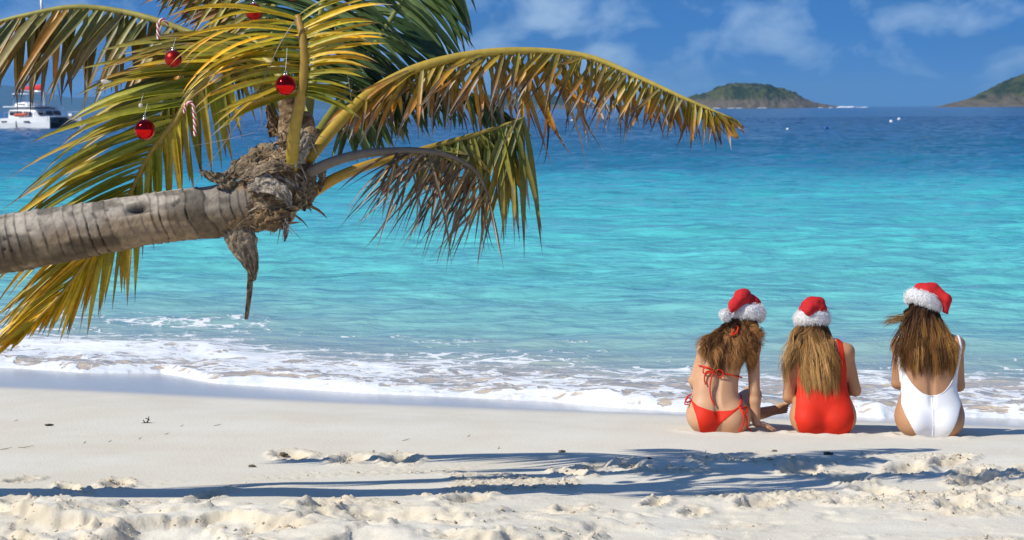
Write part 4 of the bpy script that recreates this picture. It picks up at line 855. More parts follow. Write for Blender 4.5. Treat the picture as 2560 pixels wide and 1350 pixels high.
V, F = tube(np.array([(.8, 0, 2.85), (.75, 0, 8), (.65, 0, 14), (.5, 0, 18.5)]), [.13, .13, .11, .08], 8); mast = bpart('mast', V, F, MAT_ALU, smooth=True)
for z_ in (8.0, 13.0):
    V, F = tube([(.7, -1.1, z_), (.7, 1.1, z_)], .04, 6); bpart('spreader', V, F, MAT_ALU, mast)
V, F = tube([(.7, 0, 4.75), (-4.2, 0, 5.0)], .11, 8); bpart('boom', V, F, MAT_ALU, smooth=True)
V, F = tube(spline([(.55, 0, 5.35), (-.5, 0, 5.3), (-2.5, 0, 5.25), (-4.1, 0, 5.12)], 14), np.interp(np.linspace(0, 1, 14), [0, .1, .8, 1], [.42, .40, .26, .15]), 10, flat=1); V[:, 1] *= .55; bpart('sail_cover', V, F, MAT_RED, smooth=True)
for a_, b_ in (((5.1, 0, 1.6), (.5, 0, 17.5)), ((.0, -2.6, 1.5), (.5, 0, 17.5)), ((.0, 2.6, 1.5), (.5, 0, 17.5))):
    V, F = tube(spline([a_, b_], 4), .025, 5); bpart('stay', V, F, MAT_ALU)
V, F = tube(spline([(4.5, 0, 3.0), (.9, 0, 16.0)], 8), [.05, .1, .12, .12, .11, .09, .07, .05], 8); bpart('furled_jib', V, F, MAT_BLUEC, smooth=True)
for sy in (-1, 1):
    its = []
    for xx in (-3.5, -1.2, 1.0, 3.0, 4.9): its.append(tube([(xx, sy * 2.95, 1.35), (xx, sy * 2.95, 2.1)], .025, 5))
    its.append(tube([(-3.5, sy * 2.95, 2.1), (4.9, sy * 2.6, 2.15)], .02, 5)); bjoin('guard_rail', its, MAT_ALU)
V, F = box((3.9, 1.9, 1.75), (.7, .5, .35)); bpart('deck_locker', V, F, MAT_GEL)
# inflatable tender lashed beside the cabin
def dinghy():
    e = empty('dinghy', bt((-.1, -2.75, 1.45))[0], 'small white and orange dinghy lashed beside the catamaran cabin', 'dinghy')
    for s_, m_ in ((0, MAT_ORANGE), (1, MAT_GEL)):
        P = spline([(-1.3, -2.95 + .5 * s_, 1.78), (.6, -2.98 + .5 * s_, 1.8), (1.15, -2.72, 1.92)], 12); V, F = tube(P, np.interp(np.linspace(0, 1, 12), [0, .1, 1], [.14, .22, .18]), 10)
        mesh_obj('float_tube', bt(V), F, m_, e)
    V, F = box((-.2, -2.7, 1.6), (2.2, .5, .16)); mesh_obj('dinghy_hull', bt(V), F, MAT_GEL, e, smooth=False)
dinghy()
# ------------------------------------------------------------------ mooring buoys
MAT_BW = material('white_buoy', (.80, .80, .78), rough=.45, noise=(3, .08)); MAT_BB = material('blue_buoy', (.012, .07, .34), rough=.35, noise=(3, .1)); MAT_WEED = material('weed_stain', (.10, .09, .06), rough=.9)
def buoy(px, py, rpx, mat, label, group):
    d = ray(px, py + rpx * .55); p = CAM + d * (CAM[2] / -d[2]); r = rpx * p[1] / FPX; p[2] = 0
    e = empty('mooring_buoy', p, label, 'buoy', group)
    V, F = sphere(p + (0, 0, r * .42), r, 18, 12); mesh_obj('float', V, F, mat, e)
    th = np.linspace(0, 2 * math.pi, 19); V, F = tube([p + np.array([math.cos(a) * r * .985, math.sin(a) * r * .985, r * .12]) for a in th], r * .07, 5, False); mesh_obj('stripe', V, F, MAT_BB if mat is MAT_BW else MAT_BW, e)
    V, F = tube([p + (0, 0, r * 1.40), p + (0, 0, r * 1.62)], r * .12, 6); mesh_obj('shackle', V, F, MAT_ALU, e)
buoy(2065, 321, 6.2, MAT_BB, 'large blue mooring buoy floating in open water beyond the sitting women', 'blue mooring buoys')
buoy(68, 336, 5, MAT_BB, 'blue mooring buoy in front of the catamaran hull', 'blue mooring buoys')
buoy(1472, 295, 4, MAT_BB, 'blue mooring buoy floating below the far dark island', 'blue mooring buoys')
buoy(1430, 302, 4, MAT_BW, 'white mooring buoy floating below the far dark island', 'white mooring buoys')
buoy(1969, 323, 3.8, MAT_BW, 'small white mooring buoy beside the large blue buoy', 'white mooring buoys')
buoy(2228, 304, 4.8, MAT_BW, 'white mooring buoy, larger of a pair off the right hand islands', 'white mooring buoys')
buoy(2248, 298, 4.4, MAT_BW, 'white mooring buoy, smaller and farther of a pair off the right hand islands', 'white mooring buoys')
# ------------------------------------------------------------------ three women sitting on the sand
def skin_mat(name, c): return material(name, c, rough=.48, spec=.35, noise=(9, .10), sss=.12, bump=(140, .15, .002))
SKIN1 = skin_mat('tan_skin_light', (.56, .315, .175)); SKIN2 = skin_mat('tan_skin_golden', (.50, .25, .125)); SKIN3 = skin_mat('tan_skin_deep', (.44, .23, .12))
MAT_HAIR = material('hair', attr=True, rough=.45, spec=.12)
MAT_REDFELT = material('red_plush', (.50, .008, .010), rough=.85, noise=(45, .22), bump=(120, .5, .004)); MAT_FUR = material('white_fur', (.86, .86, .86), rough=.8, transl=.25)
MAT_SUITR = material('red_swimwear', (.66, .028, .010), rough=.62, spec=.2, noise=(14, .08), bump=(9, .25, .01)); MAT_SUITW = material('white_swimwear', (.84, .83, .85), rough=.45, spec=.35, noise=(10, .03), bump=(8, .15, .008))
MAT_NAIL = material('dark_nail_polish', (.015, .012, .03), rough=.2); MAT_EYE = material('eye_white', (.8, .8, .8), rough=.2); MAT_LIP = material('lip', (.42, .14, .11), rough=.5)
MAT_SHADE = material('dark_sunglasses', (.015, .012, .012), rough=.12)
K15 = 15.0 / FPX
def clip_faces(V, Q, f):
    """keep the part of a quad mesh where f > 0, cutting triangles along f = 0"""
    T = np.concatenate([Q[:, [0, 1, 2]], Q[:, [0, 2, 3]]]); s = f[T] > 0; full = T[s.all(1)]; part = T[s.any(1) & ~s.all(1)]
    verts = list(V); src = [(i, i, 0.0) for i in range(len(V))]; cache = {}; out = [tuple(t) for t in full]
    def cut(a, b):
        k = (min(a, b), max(a, b))
        if k not in cache:
            t = f[k[0]] / (f[k[0]] - f[k[1]]); cache[k] = len(verts); verts.append(V[k[0]] + t * (V[k[1]] - V[k[0]])); src.append((k[0], k[1], t))
        return cache[k]
    for t in part:
        poly = []
        for i in range(3):
            a, b = int(t[i]), int(t[(i + 1) % 3])
            if f[a] > 0: poly.append(a)
            if (f[a] > 0) != (f[b] > 0): poly.append(cut(a, b))
        out.append(tuple(poly))
    used = sorted({i for p in out for i in p}); rm = {u: i for i, u in enumerate(used)}
    return np.array([verts[u] for u in used]), [tuple(rm[i] for i in p) for p in out], [src[u] for u in used], [rm[v] for v in cache.values() if v in rm]
def vnormals(V, Q):
    n = np.cross(V[Q[:, 2]] - V[Q[:, 0]], V[Q[:, 3]] - V[Q[:, 1]]); N = np.zeros_like(V)
    for k in range(4): np.add.at(N, Q[:, k], n)
    return unit(N)
def smoothk(v, k=2):
    v = np.array(v, float)
    for _ in range(k): v = np.convolve(np.pad(v, 1, mode='edge'), [.25, .5, .25], 'valid')
    return v

class Person:
    def __init__(s, cx, py, label):
        s.cx = cx; s.py = py; g = G(cx, py); s.o = np.array([g[0], g[1] + .11, float(gbase(g[0], g[1] + .1))]); s.k = s.o[1] / FPX
        s.root = empty('person', s.o, label, 'person', 'women in santa hats sitting on the beach')
    def x(s, px): return (px - s.cx) * s.k
    def z(s, py): return (s.py - py) * s.k
    def p(s, px, py, y): return np.array([s.x(px), y, s.z(py)])
    def body(s, rows, g0, cyk, dpk, skin, head, neck, arms, legs, cleft=.012, h=.0065, grooves=True):
        S = SDF((-.36, -.22, -.03), (.62, 1.02, .90), h); s.S = S
        rows = np.array(sorted(rows, key=lambda r: -r[0]), float); zz = s.z(rows[:, 0]); cxr = s.x((rows[:, 1] + rows[:, 2]) / 2); w = (rows[:, 2] - rows[:, 1]) / 2 * s.k
        zd = np.linspace(zz[0], zz[-1], 80); cxd = smoothk(np.interp(zd, zz, cxr), 12); wd = smoothk(np.interp(zd, zz, w), 8)
        cyd = smoothk(np.interp(zd, *zip(*cyk)), 10); dd = smoothk(np.interp(zd, *zip(*dpk)), 10); s.zd, s.cxd, s.cyd, s.wd, s.dd = zd, cxd, cyd, wd, dd
        def torso(x, y, z):
            W_ = np.interp(z, zd, wd); D_ = np.interp(z, zd, dd); X = (x - np.interp(z, zd, cxd)) / W_; Y = (y - np.interp(z, zd, cyd)) / D_
            r = (np.abs(X) ** 2.35 + np.abs(Y) ** 2.35) ** (1 / 2.35); d = (r - 1) * np.minimum(W_, D_) * .85
            return np.maximum(np.maximum(d, zd[0] - z), z - zd[-1])
        S.put(torso, (-.3, -.2, zd[0]), (.4, .4, zd[-1]), .02)
        # seat: glutes, thighs
        hip = [(sx, s.p(0, 0, 0)) for sx in (-1, 1)]
        for sx in (-1, 1):
            bx = cxd[8] + sx * wd[8] * .48; S.ell((bx, cyd[5] - .035, .085), (wd[8] * .50, .105, .10), .035)
        # neck, head
        nb = np.array(neck); hc = np.array(head[0]); s.hc = hc
        S.cap(nb, hc + (0, -.005, -.06), .052, .050, .04); 
        for sx, a in zip((-1, 1), arms):   # trapezius slopes and shoulders
            S.cap(nb + (0, 0, .0), np.array(a[0]) + (0, .0, .012), .045, .034, .05)
        Rh = head[1]; s.Rh = Rh; hd = lambda v: hc + Rh @ np.array(v)
        S.ell(hc, (.074, .094, .098), .02, R=Rh); S.ell(hd((0, .03, -.055)), (.056, .068, .065), .03, R=Rh)
        S.cap(hd((0, .085, -.005)), hd((0, .108, -.035)), .009, .014, .015); S.ell(hd((0, .085, -.085)), (.026, .02, .02), .02, R=Rh)
        for sx in (-1, 1):
            S.ell(hd((sx * .074, .0, -.015)), (.009, .018, .03), .008, R=Rh); S.ell(hd((sx * .03, .088, .0)), (.016, .012, .011), .01, True, R=Rh)
        S.cap(hd((-.02, .098, -.062)), hd((.02, .098, -.062)), .007, .007, .008)
        # arms: shoulder, elbow, wrist, palm direction
        for (sh, el, wr, fd, palmn, rr) in arms:
            sh, el, wr = map(np.array, (sh, el, wr)); r1, r2, r3 = rr
            S.ell(sh, (r1 * 1.12, r1 * 1.15, r1 * 1.2), .03); S.cap(sh, el, r1, r2, .025); m = el + (wr - el) * .3
            S.cap(el, m, r2 * .96, r2 * 1.0, .015); S.cap(m, wr, r2 * 1.0, r3, .015)
            s.hand(wr, np.array(fd), np.array(palmn), r3)
        for (hp, kn, an, toe, rr, *side) in legs:
            hp, kn, an, toe = map(np.array, (hp, kn, an, toe)); S.cap(hp, kn, rr[0], rr[1], .05); c = kn + (an - kn) * .35
            S.cap(kn, c, rr[1] * .93, rr[1] * .97, .03); S.cap(c, an, rr[1] * .97, .034, .03)
            s.foot(an, toe, *side)
        if grooves:
            for a in range(g0, 64, 2):
                i = min(a, 78); j = min(a + 3, 79); pa = np.array([cxd[i], cyd[i] - dd[i] - .017, zd[i]]); pb = np.array([cxd[j], cyd[j] - dd[j] - .017, zd[j]]); S.cap(pa, pb, .021, .021, .016, True)
            S.cap((cxd[2], cyd[2] - dd[2] - .058, .0), (cxd[8], cyd[8] - dd[8] - .04, .12), cleft, .010, .02, True)
        # flatten where she rests on the sand
        zz_ = S.lo[2] + S.h * np.arange(S.n[2]); S.F = np.maximum(S.F, (.001 - zz_)[None, None, :].astype(np.float32))
        V, Q = S.mesh()
        for _ in range(2):   # light relax
            acc = np.zeros_like(V); cnt = np.zeros(len(V))
            for a in range(4):
                np.add.at(acc, Q[:, a], V[Q[:, (a + 1) % 4]] + V[Q[:, (a + 3) % 4]]); np.add.at(cnt, Q[:, a], 2)
            V = .55 * V + .45 * acc / cnt[:, None]
        s.V, s.Q = V, Q; s.N = vnormals(V, Q)
        s.bvh = BVHTree.FromPolygons([tuple(v) for v in V], [tuple(int(i) for i in q) for q in Q])
        s.mesh('body', V, Q, skin)
        for sx in (-1, 1):
            v, f = sphere(hd((sx * .03, .080, .0)), .0125, 12, 8); s.mesh('eye', v, f, MAT_EYE)
    def mesh(s, name, V, F, mat, parent=None, cols=None): return mesh_obj(name, np.asarray(V) + s.o, F, mat, parent or s.root, cols=cols)
    def hand(s, wr, fd, pn, r):
        S = s.S; fd = unit(fd); pn = unit(pn - fd * (pn @ fd)); lat = np.cross(fd, pn); pc = wr + fd * .055
        for o_ in (-.026, -.009, .009, .026): S.cap(wr + lat * o_ * .5, wr + fd * .088 + lat * o_, .016, .0125, .012)
        for o_, L_ in ((-.028, .062), (-.0095, .074), (.0095, .070), (.028, .055)):
            a = wr + fd * .088 + lat * o_; b = a + fd * L_ * .45 + pn * .004 + lat * o_ * .25; c = b + fd * L_ * .55 + pn * .016 + lat * o_ * .2
            S.cap(a, b, .0105, .0095, .004); S.cap(b, c, .0092, .0075, .003)
        a = wr + fd * .03 - lat * .026; b = a + fd * .032 - lat * .03 + pn * .008; S.cap(a, b, .014, .011, .01); S.cap(b, b + fd * .03 - lat * .006 + pn * .006, .0105, .009, .004)
    def foot(s, an, toe, side=None):
        S = s.S; d = unit(toe - an); up = np.array([0, 0, 1.]) if side is None else unit(np.array(side) - d * (np.array(side) @ d)); lat = unit(np.cross(d, up)); b = an + d * .15
        S.cap(an - d * .045 - (0, 0, .012), an + d * .05, .032, .030, .02); S.cap(an + d * .03, b - lat * .018, .032, .021, .02); S.cap(an + d * .03, b + lat * .02, .028, .018, .02)
        s.toes = []
        for i, o_ in enumerate((-.032, -.014, .002, .017, .031)):
            r = .0125 if i == 0 else .0088; a = b + lat * o_ * .9 - d * .01; e = b + lat * o_ + d * (.05 - .006 * i) + up * .006; S.cap(a, e, r * 1.15, r, .006); s.toes.append((e, d, r, up))
    def nails(s):
        mb = MB()
        for e, d, r, up in s.toes: v, f = sphere(e + d * r * .45 + up * r * .55, (r * .75, r * .75, r * .55), 10, 6); mb.add(v + s.o, f)
        mesh_obj('toenail', np.concatenate(mb.V), mb.F, MAT_NAIL, s.root)
    def suit(s, f, mat, name, off=.0035, label=None):
        V, F, src, rim = clip_faces(s.V, s.Q, f)
        N = unit(np.array([s.N[a] * (1 - t) + s.N[b] * t for a, b, t in src])); o = np.full(len(V), off); o[rim] = off * .35
        ob = s.mesh(name, V + N * o[:, None], F, mat)
        return ob
    def back_y(s, x, z):
        h = s.bvh.ray_cast(Vector((x, -1.0, z)), Vector((0, 1, 0))); return None if h[0] is None else h[0].y
    def cord(s, pts, name, mat, r=.004, lift=.003, follow=True, parent=None, k=30, y=None):
        """pts in photo pixels, laid on the back"""
        Q = spline(np.array([(s.x(q[0]), s.z(q[1]), q[2] if len(q) > 2 else 0) for q in pts]), k); P = []
        last = -.05
        for x, z, l in Q:
            yy = s.back_y(x, z)
            if yy is None or yy > last + .12: yy = last
            last = yy; P.append((x, yy - lift - r - l, z))
        P = np.array(P); P[:, 1] = smoothk(P[:, 1], 3)
        V, F = tube(P, r, 6); return s.mesh(name, V, F, mat, parent)
    def hair(s, n, roots, ends, cols, wav=(0., 1), width=.0045, blow=None, seed=1, nlock=70):
        rg = random.Random(seed); mb = MB()
        shell, f = sphere((0, 0, 0), (.080, .099, .102), 26, 18); shell = shell[:, [0, 1, 2]] - np.array([0, .008, -.004])
        R = s.Rh; base = shell @ R.T + s.hc; keep = shell[:, 1] < .045 + .5 * np.maximum(shell[:, 2] - .03, 0)
        f = [q for q in f if all(keep[i] for i in q)]; mb.add(base + s.o, f, np.array(cols[0][0]) * .8)
        locks = []
        for i in range(nlock):
            a = roots[0] + (roots[1] - roots[0]) * (i + rg.random()) / nlock
            e = rg.choice(ends) if blow is None or rg.random() > blow[0] else rg.choice(blow[1])
            u = min(1, max(0, .5 + .5 * math.sin(a) * .95 + rg.gauss(0, .13)))
            locks.append((a, rg.uniform(-.5, .3), e, e[0] + (e[1] - e[0]) * u, rg.uniform(e[2], e[3]), rg.uniform(0, 6.28), rg.uniform(.5, 1.5), rg.uniform(.8, 1.25), rg.uniform(0, 6.28), rg.uniform(.003, .024), rg.choice(cols), rg.uniform(.65, 1.35)))
        for i in range(n):
            a, el, e, epx, epy, lph, lam, lfr, lph2, loff, lcol, lv = rg.choice(locks); loose = rg.random() < .22
            a += rg.gauss(0, .10); el += rg.gauss(0, .14)
            st = s.hc + R @ np.array([.084 * math.cos(el) * math.sin(a), -.100 * math.cos(el) * math.cos(a), .10 * math.sin(el)])
            sp = 9 if loose else 3.2
            ex_ = s.x(epx + rg.gauss(0, sp)); ez_ = s.z(epy + rg.gauss(0, 8)); ey = e[4] if len(e) > 4 else 0.0
            off = max(.003, loff + rg.gauss(0, .005)); m = 18; P = []; c1 = st + np.array([(ex_ - st[0]) * .22, -.012, -.045]); c2 = np.array([ex_ * .85 + st[0] * .15, ey, ez_ + (st[2] - ez_) * .42])
            ph = lph + rg.gauss(0, .22); am = wav[0] * lam * rg.uniform(.7, 1.3); fr = wav[1] * lfr * rg.uniform(.95, 1.05); ph2 = lph2 + rg.gauss(0, .4); en = np.array([ex_, ey, ez_])
            for j in range(m):
                t = j / (m - 1); p = (1 - t) ** 3 * st + 3 * (1 - t) ** 2 * t * c1 + 3 * (1 - t) * t * t * c2 + t ** 3 * en
                p = p + np.array([am * math.sin(fr * t * 6.28 + ph), 0, .6 * am * math.sin(fr * t * 6.28 + ph2)]) * min(1, t * 3)
                by = s.back_y(p[0], p[2])
                if by is not None and len(e) <= 5: p[1] = min(p[1], by - off) if t > .12 else p[1]
                P.append(p)
            P = np.array(P); P[:, 1] = smoothk(P[:, 1], 2); P[:, 1] -= .5 * am * np.sin(fr * np.linspace(0, 1, m) * 6.28 + ph + 1.5)
            T = unit(np.gradient(P, axis=0)); rn = unit(np.array([rg.gauss(0, .55), -1, rg.gauss(.25, .35)])); lat = unit(np.cross(T, rn))
            wd = width * rg.uniform(.5, 1.3) * np.interp(np.linspace(0, 1, m), [0, .1, .75, 1], [.8, 1, .9, .12])
            nn = np.cross(lat, T)
            V = np.stack([P - lat * wd[:, None] * .5, P - nn * wd[:, None] * .3 * -1, P + lat * wd[:, None] * .5], 1).reshape(-1, 3)
            F = []
            for j in range(m - 1): b_ = j * 3; F += [(b_, b_ + 1, b_ + 4, b_ + 3), (b_ + 1, b_ + 2, b_ + 5, b_ + 4)]
            ca, cb = lcol; v = lv * rg.uniform(.85, 1.15); q = sstep(.15, .8, np.linspace(0, 1, m))[:, None]; C = (np.array(ca) * (1 - q) + np.array(cb) * q) * v
            mb.add(V + s.o, F, np.repeat(C, 3, 0))
        return mb.build('hair', MAT_HAIR, s.root)
    def hat(s, c, R, rx, ry, minor, lobes, pom=None, seed=3, nfur=7500, dome=(.095, .1, .10)):
        """c: centre of the fur band, R: hat frame (z up), lobes: capsules (a, b, ra, rb) in person space"""
        rg = np.random.default_rng(seed); c = np.array(c); S = SDF(c - .26, c + .26, .0055)
        S.ell(c + R @ np.array([0, 0, .02]), dome, .03, R=R)
        for a, b, ra, rb in lobes: S.cap(a, b, ra, rb, .022)
        x, y, z = [S.lo[k] + S.h * np.arange(S.n[k]) for k in range(3)]; X, Y, Z = np.meshgrid(x, y, z, indexing='ij')
        S.F += (.020 * (noise3(X * 13, Y * 13, Z * 13, seed) - .5) + .007 * (noise3(X * 34, Y * 34, Z * 34, seed + 1) - .5)).astype(np.float32)
        V, Q = S.mesh(); Vl = (V - c) @ R; keep = Vl[:, 2] > -.03; V = np.where((Vl[:, 2] < -.035)[:, None], V, V)
        hat = s.mesh('santa_hat', V, Q[(keep[Q]).all(1)], MAT_REDFELT); hat['label'] = 'red plush santa hat'
        nu, nv = 64, 18; uu = np.linspace(0, 2 * math.pi, nu, endpoint=False); vv = np.linspace(0, 2 * math.pi, nv, endpoint=False); U, Vv = np.meshgrid(uu, vv, indexing='ij')
        lump = 1 + .20 * (noise2(np.cos(U) * 3 + 5, np.sin(U) * 3 + 5 + .8 * Vv, seed) - .5) + .16 * (noise3(np.cos(U) * 7 + 9, np.sin(U) * 7 + 9, Vv * 2, seed + 2) - .5)
        def tor(U, Vv, lump, ex=0.0):
            mr = minor[0] * lump + ex; mz = minor[1] * lump + ex
            return np.stack([np.cos(U) * (rx + mr * np.cos(Vv)), np.sin(U) * (ry + mr * np.cos(Vv)), mz * np.sin(Vv)], -1)
        TV = tor(U, Vv, lump); idx = np.arange(nu * nv).reshape(nu, nv); a = idx; b = np.roll(idx, -1, 0); F = np.stack([a, b, np.roll(b, -1, 1), np.roll(a, -1, 1)], -1).reshape(-1, 4)
        TVw = TV.reshape(-1, 3) @ R.T + c; trim = s.mesh('fur_trim', TVw, F, MAT_FUR, hat)
        def fur(P, Nn, n, name):
            k = rg.integers(0, len(P), n); p = P[k] + rg.normal(0, .004, (n, 3)); d = unit(Nn[k] + rg.normal(0, .55, (n, 3)) + np.array([0, 0, -.25])); L_ = rg.uniform(.006, .014, n)[:, None]
            lat = unit(np.cross(d, rg.normal(0, 1, (n, 3)))) * .0014; bend = np.array([0, 0, -.25]) * L_
            V3 = np.stack([p - lat, p + lat, p + d * L_ * .6 + lat * .7, p + d * L_ * .6 - lat * .7, p + d * L_ + bend], 1).reshape(-1, 3)
            b_ = np.arange(n) * 5; F = [(i, i + 1, i + 2, i + 3) for i in b_] + [(i + 3, i + 2, i + 4) for i in b_]
            o = s.mesh(name, V3, F, MAT_FUR, hat); o['kind'] = 'stuff'
        Nl = unit(tor(U, Vv, lump, .01) - TV).reshape(-1, 3) @ R.T; fur(TVw, Nl, nfur, 'fur')
        if pom is not None:
            V, F = sphere(pom[0], pom[1], 22, 14); nrm = unit(V - np.array(pom[0])); V = V + nrm * (rg.normal(0, .003, len(V)))[:, None]; s.mesh('pompom', V, F, MAT_FUR, hat); fur(V, nrm, 1800, 'pompom_fur')
        return hat
def rot(rx=0, ry=0, rz=0):
    from mathutils import Euler
    return np.array(Euler((math.radians(rx), math.radians(ry), math.radians(rz)), 'XYZ').to_matrix())

CY = [(0, .0), (.08, .0), (.16, .012), (.25, .03), (.35, .055), (.45, .075), (.55, .10), (.64, .13)]
DP = [(0, .105), (.08, .125), (.16, .115), (.25, .095), (.35, .095), (.45, .10), (.52, .09), (.58, .07), (.64, .055)]

# --- woman in the red bikini, leaning on her right arm
a = Person(1800, 1082, 'woman in red string bikini leaning on one straight arm, curly brown hair')
a.body([(1083, 1752, 1862), (1068, 1730, 1874), (1050, 1722, 1878), (1035, 1721, 1877), (1018, 1725, 1866), (993, 1734, 1850), (960, 1740, 1851), (930, 1749, 1857), (900, 1754, 1874), (875, 1762, 1888), (858, 1782, 1890), (842, 1815, 1880)], 14, CY, DP, SKIN1,
       (np.array([a.x(1872), .17, a.z(812)]), rot(-22, 6, -8)), (a.x(1850), .13, a.z(850)),
       [((a.x(1770), .10, a.z(876)), (a.x(1741), .09, a.z(958)), (a.x(1758), .30, a.z(1000)), (.25, 1, -.25), (0, 0, -1), (.040, .034, .023)),
        ((a.x(1890), .085, a.z(876)), (a.x(1892), .050, a.z(985)), (a.x(1896), .02, a.z(1064)), (.86, .30, -.28), (0, 0, -1), (.042, .036, .024))],
       [((.09, .05, .10), (.250, .37, .185), (.24, .62, .06), (.24, .78, .05), (.095, .062)), ((-.09, .05, .10), (-.02, .44, .20), (.31, .48, .050), (.44, .475, .080), (.095, .062), (-.15, -.85, -.45))])
a.nails()
def fa(V):
    x, y, z = V.T; P = lambda lst: ([a.z(q[1]) for q in lst][::-1], [a.x(q[0]) for q in lst][::-1])
    xl = np.interp(z, *P([(1730, 1000), (1733, 1012), (1739, 1032), (1746, 1060), (1752, 1085)])); xr = np.interp(z, *P([(1850, 1017), (1836, 1028), (1818, 1042), (1802, 1056), (1792, 1070), (1786, 1085)]))
    ztop = np.interp(x, [a.x(q) for q in (1726, 1745, 1787, 1830, 1856)], [a.z(q) for q in (997, 1014, 1027, 1024, 1012)]); f = np.minimum(np.minimum(x - xl, xr - x), ztop - z)
    fr = np.minimum(a.z(1022) - z, .10 - np.abs(x - a.x(1800)))         # front
    return np.where(y < .03, f, np.where((y > .10) & (y < .20) & (z < .2), fr, -.01))
a.suit(fa(a.V), MAT_SUITR, 'bikini_bottom')
def fa2(V):
    x, y, z = V.T; xc = np.interp(z, a.zd, a.cxd); r = np.sqrt(((np.abs(x - xc) - .075) / .085) ** 2 + ((z - a.z(938)) / .075) ** 2); f = (1 - r) * .06
    return np.where((y > np.interp(z, a.zd, a.cyd) - .005) & (np.abs(x - xc) < np.interp(z, a.zd, a.wd) * .99) & (y < .24) & (z > .25), f, -.01)
a.suit(np.minimum(fa2(a.V), .05), MAT_SUITR, 'bikini_top', .006)
a.cord([(1751, 917), (1775, 921), (1790, 930), (1815, 935), (1840, 941), (1860, 948)], 'back_string', MAT_SUITR, .0055)
a.cord([(1789, 929), (1776, 920, .02), (1762, 922, .024), (1762, 934, .016), (1778, 932, .012), (1789, 929)], 'bow_loop', MAT_SUITR, .0048)
a.cord([(1789, 929), (1800, 924, .02), (1811, 933, .02), (1802, 944, .012), (1790, 932)], 'bow_loop', MAT_SUITR, .004)
a.cord([(1788, 930), (1780, 945, .016), (1776, 972, .010), (1779, 995, .008), (1788, 1013, .006)], 'string_end', MAT_SUITR, .0048)
a.cord([(1786, 929), (1768, 930, .018), (1763, 948, .012), (1766, 962, .008)], 'string_end', MAT_SUITR, .0048)
a.cord([(1733, 1003), (1722, 1008, .005), (1716, 1004, .01), (1722, 993, .008), (1732, 988, .004)], 'hip_bow', MAT_SUITR, .005)
a.cord([(1733, 1003), (1723, 996, .008), (1714, 1011, .012), (1724, 1013, .01)], 'hip_bow', MAT_SUITR, .0045)
a.cord([(1848, 1016), (1858, 1000, .02), (1862, 998, .022), (1852, 1012, .012), (1848, 1016)], 'hip_bow', MAT_SUITR, .005)
a.cord([(1848, 1016), (1862, 1030, .02), (1870, 1022, .024), (1866, 1018, .02), (1850, 1018, .01)], 'hip_bow', MAT_SUITR, .006)
a.cord([(1850, 1018), (1858, 1036, .016), (1856, 1060, .012), (1846, 1078, .012)], 'string_end', MAT_SUITR, .005)
a.cord([(1860, 1028, .02), (1866, 1045, .016), (1868, 1064, .014), (1880, 1080, .02)], 'string_end', MAT_SUITR, .0055)
HC1 = [((0.100, 0.044, 0.017), (0.220, 0.096, 0.031)), ((0.130, 0.056, 0.019), (0.300, 0.136, 0.043)), ((0.070, 0.030, 0.012), (0.150, 0.064, 0.022)), ((0.170, 0.076, 0.025), (0.340, 0.160, 0.056))]
a.hair(2500, (-1.9, 1.7), [(1772, 1896, 885, 942), (1785, 1880, 900, 935), (1795, 1880, 870, 925)], HC1, (.013, 3.0), .0029, (.22, [(1748, 1785, 850, 905, -.01), (1890, 1912, 838, 880, .05)]), 5, 52)
a.cord([(1835, 838, .03), (1842, 824, .05), (1850, 818, .05), (1848, 832, .045), (1832, 842, .03)], 'neck_bow', MAT_SUITR, .006)
a.hat((a.x(1878), .165, a.z(790)), rot(-12, 2, 0), .088, .098, (.030, .047), [(a.p(1872, 765, .15), a.p(1866, 748, .13), .085, .062), (a.p(1888, 768, .16), a.p(1890, 764, .16), .065, .05), (a.p(1864, 748, .10), a.p(1842, 766, .06), .05, .036), (a.p(1842, 766, .06), a.p(1826, 788, .05), .036, .018)], (a.p(1819, 790, .045), .033), 3)

# --- woman in the red one-piece
b = Person(2063, 1086, 'woman in red one piece swimsuit with long windblown golden hair')
b.body([(1087, 2012, 2116), (1072, 1990, 2136), (1055, 1982, 2145), (1035, 1980, 2147), (1012, 1989, 2139), (985, 2000, 2126), (960, 2002, 2123), (930, 2000, 2123), (905, 1992, 2128), (885, 1990, 2132), (870, 2004, 2122), (856, 2028, 2094)], 40, CY, DP, SKIN2,
       (np.array([b.x(2045), .17, b.z(818)]), rot(-24, 0, 4)), (b.x(2056), .13, b.z(862)),
       [((b.x(1990), .09, b.z(892)), (b.x(1981), .10, b.z(1000)), (b.x(2022), .32, b.z(1000)), (.5, 1, .1), (0, 0, -1), (.042, .037, .024)),
        ((b.x(2126), .09, b.z(886)), (b.x(2149), .09, b.z(984)), (b.x(2100), .31, b.z(975)), (-.5, 1, .1), (0, 0, -1), (.042, .037, .024))],
       [((-.085, .05, .10), (-.045, .43, .34), (.0, .62, .05), (.03, .80, .035), (.10, .064)), ((.085, .05, .10), (.15, .43, .34), (.16, .62, .05), (.19, .80, .035), (.10, .064))])
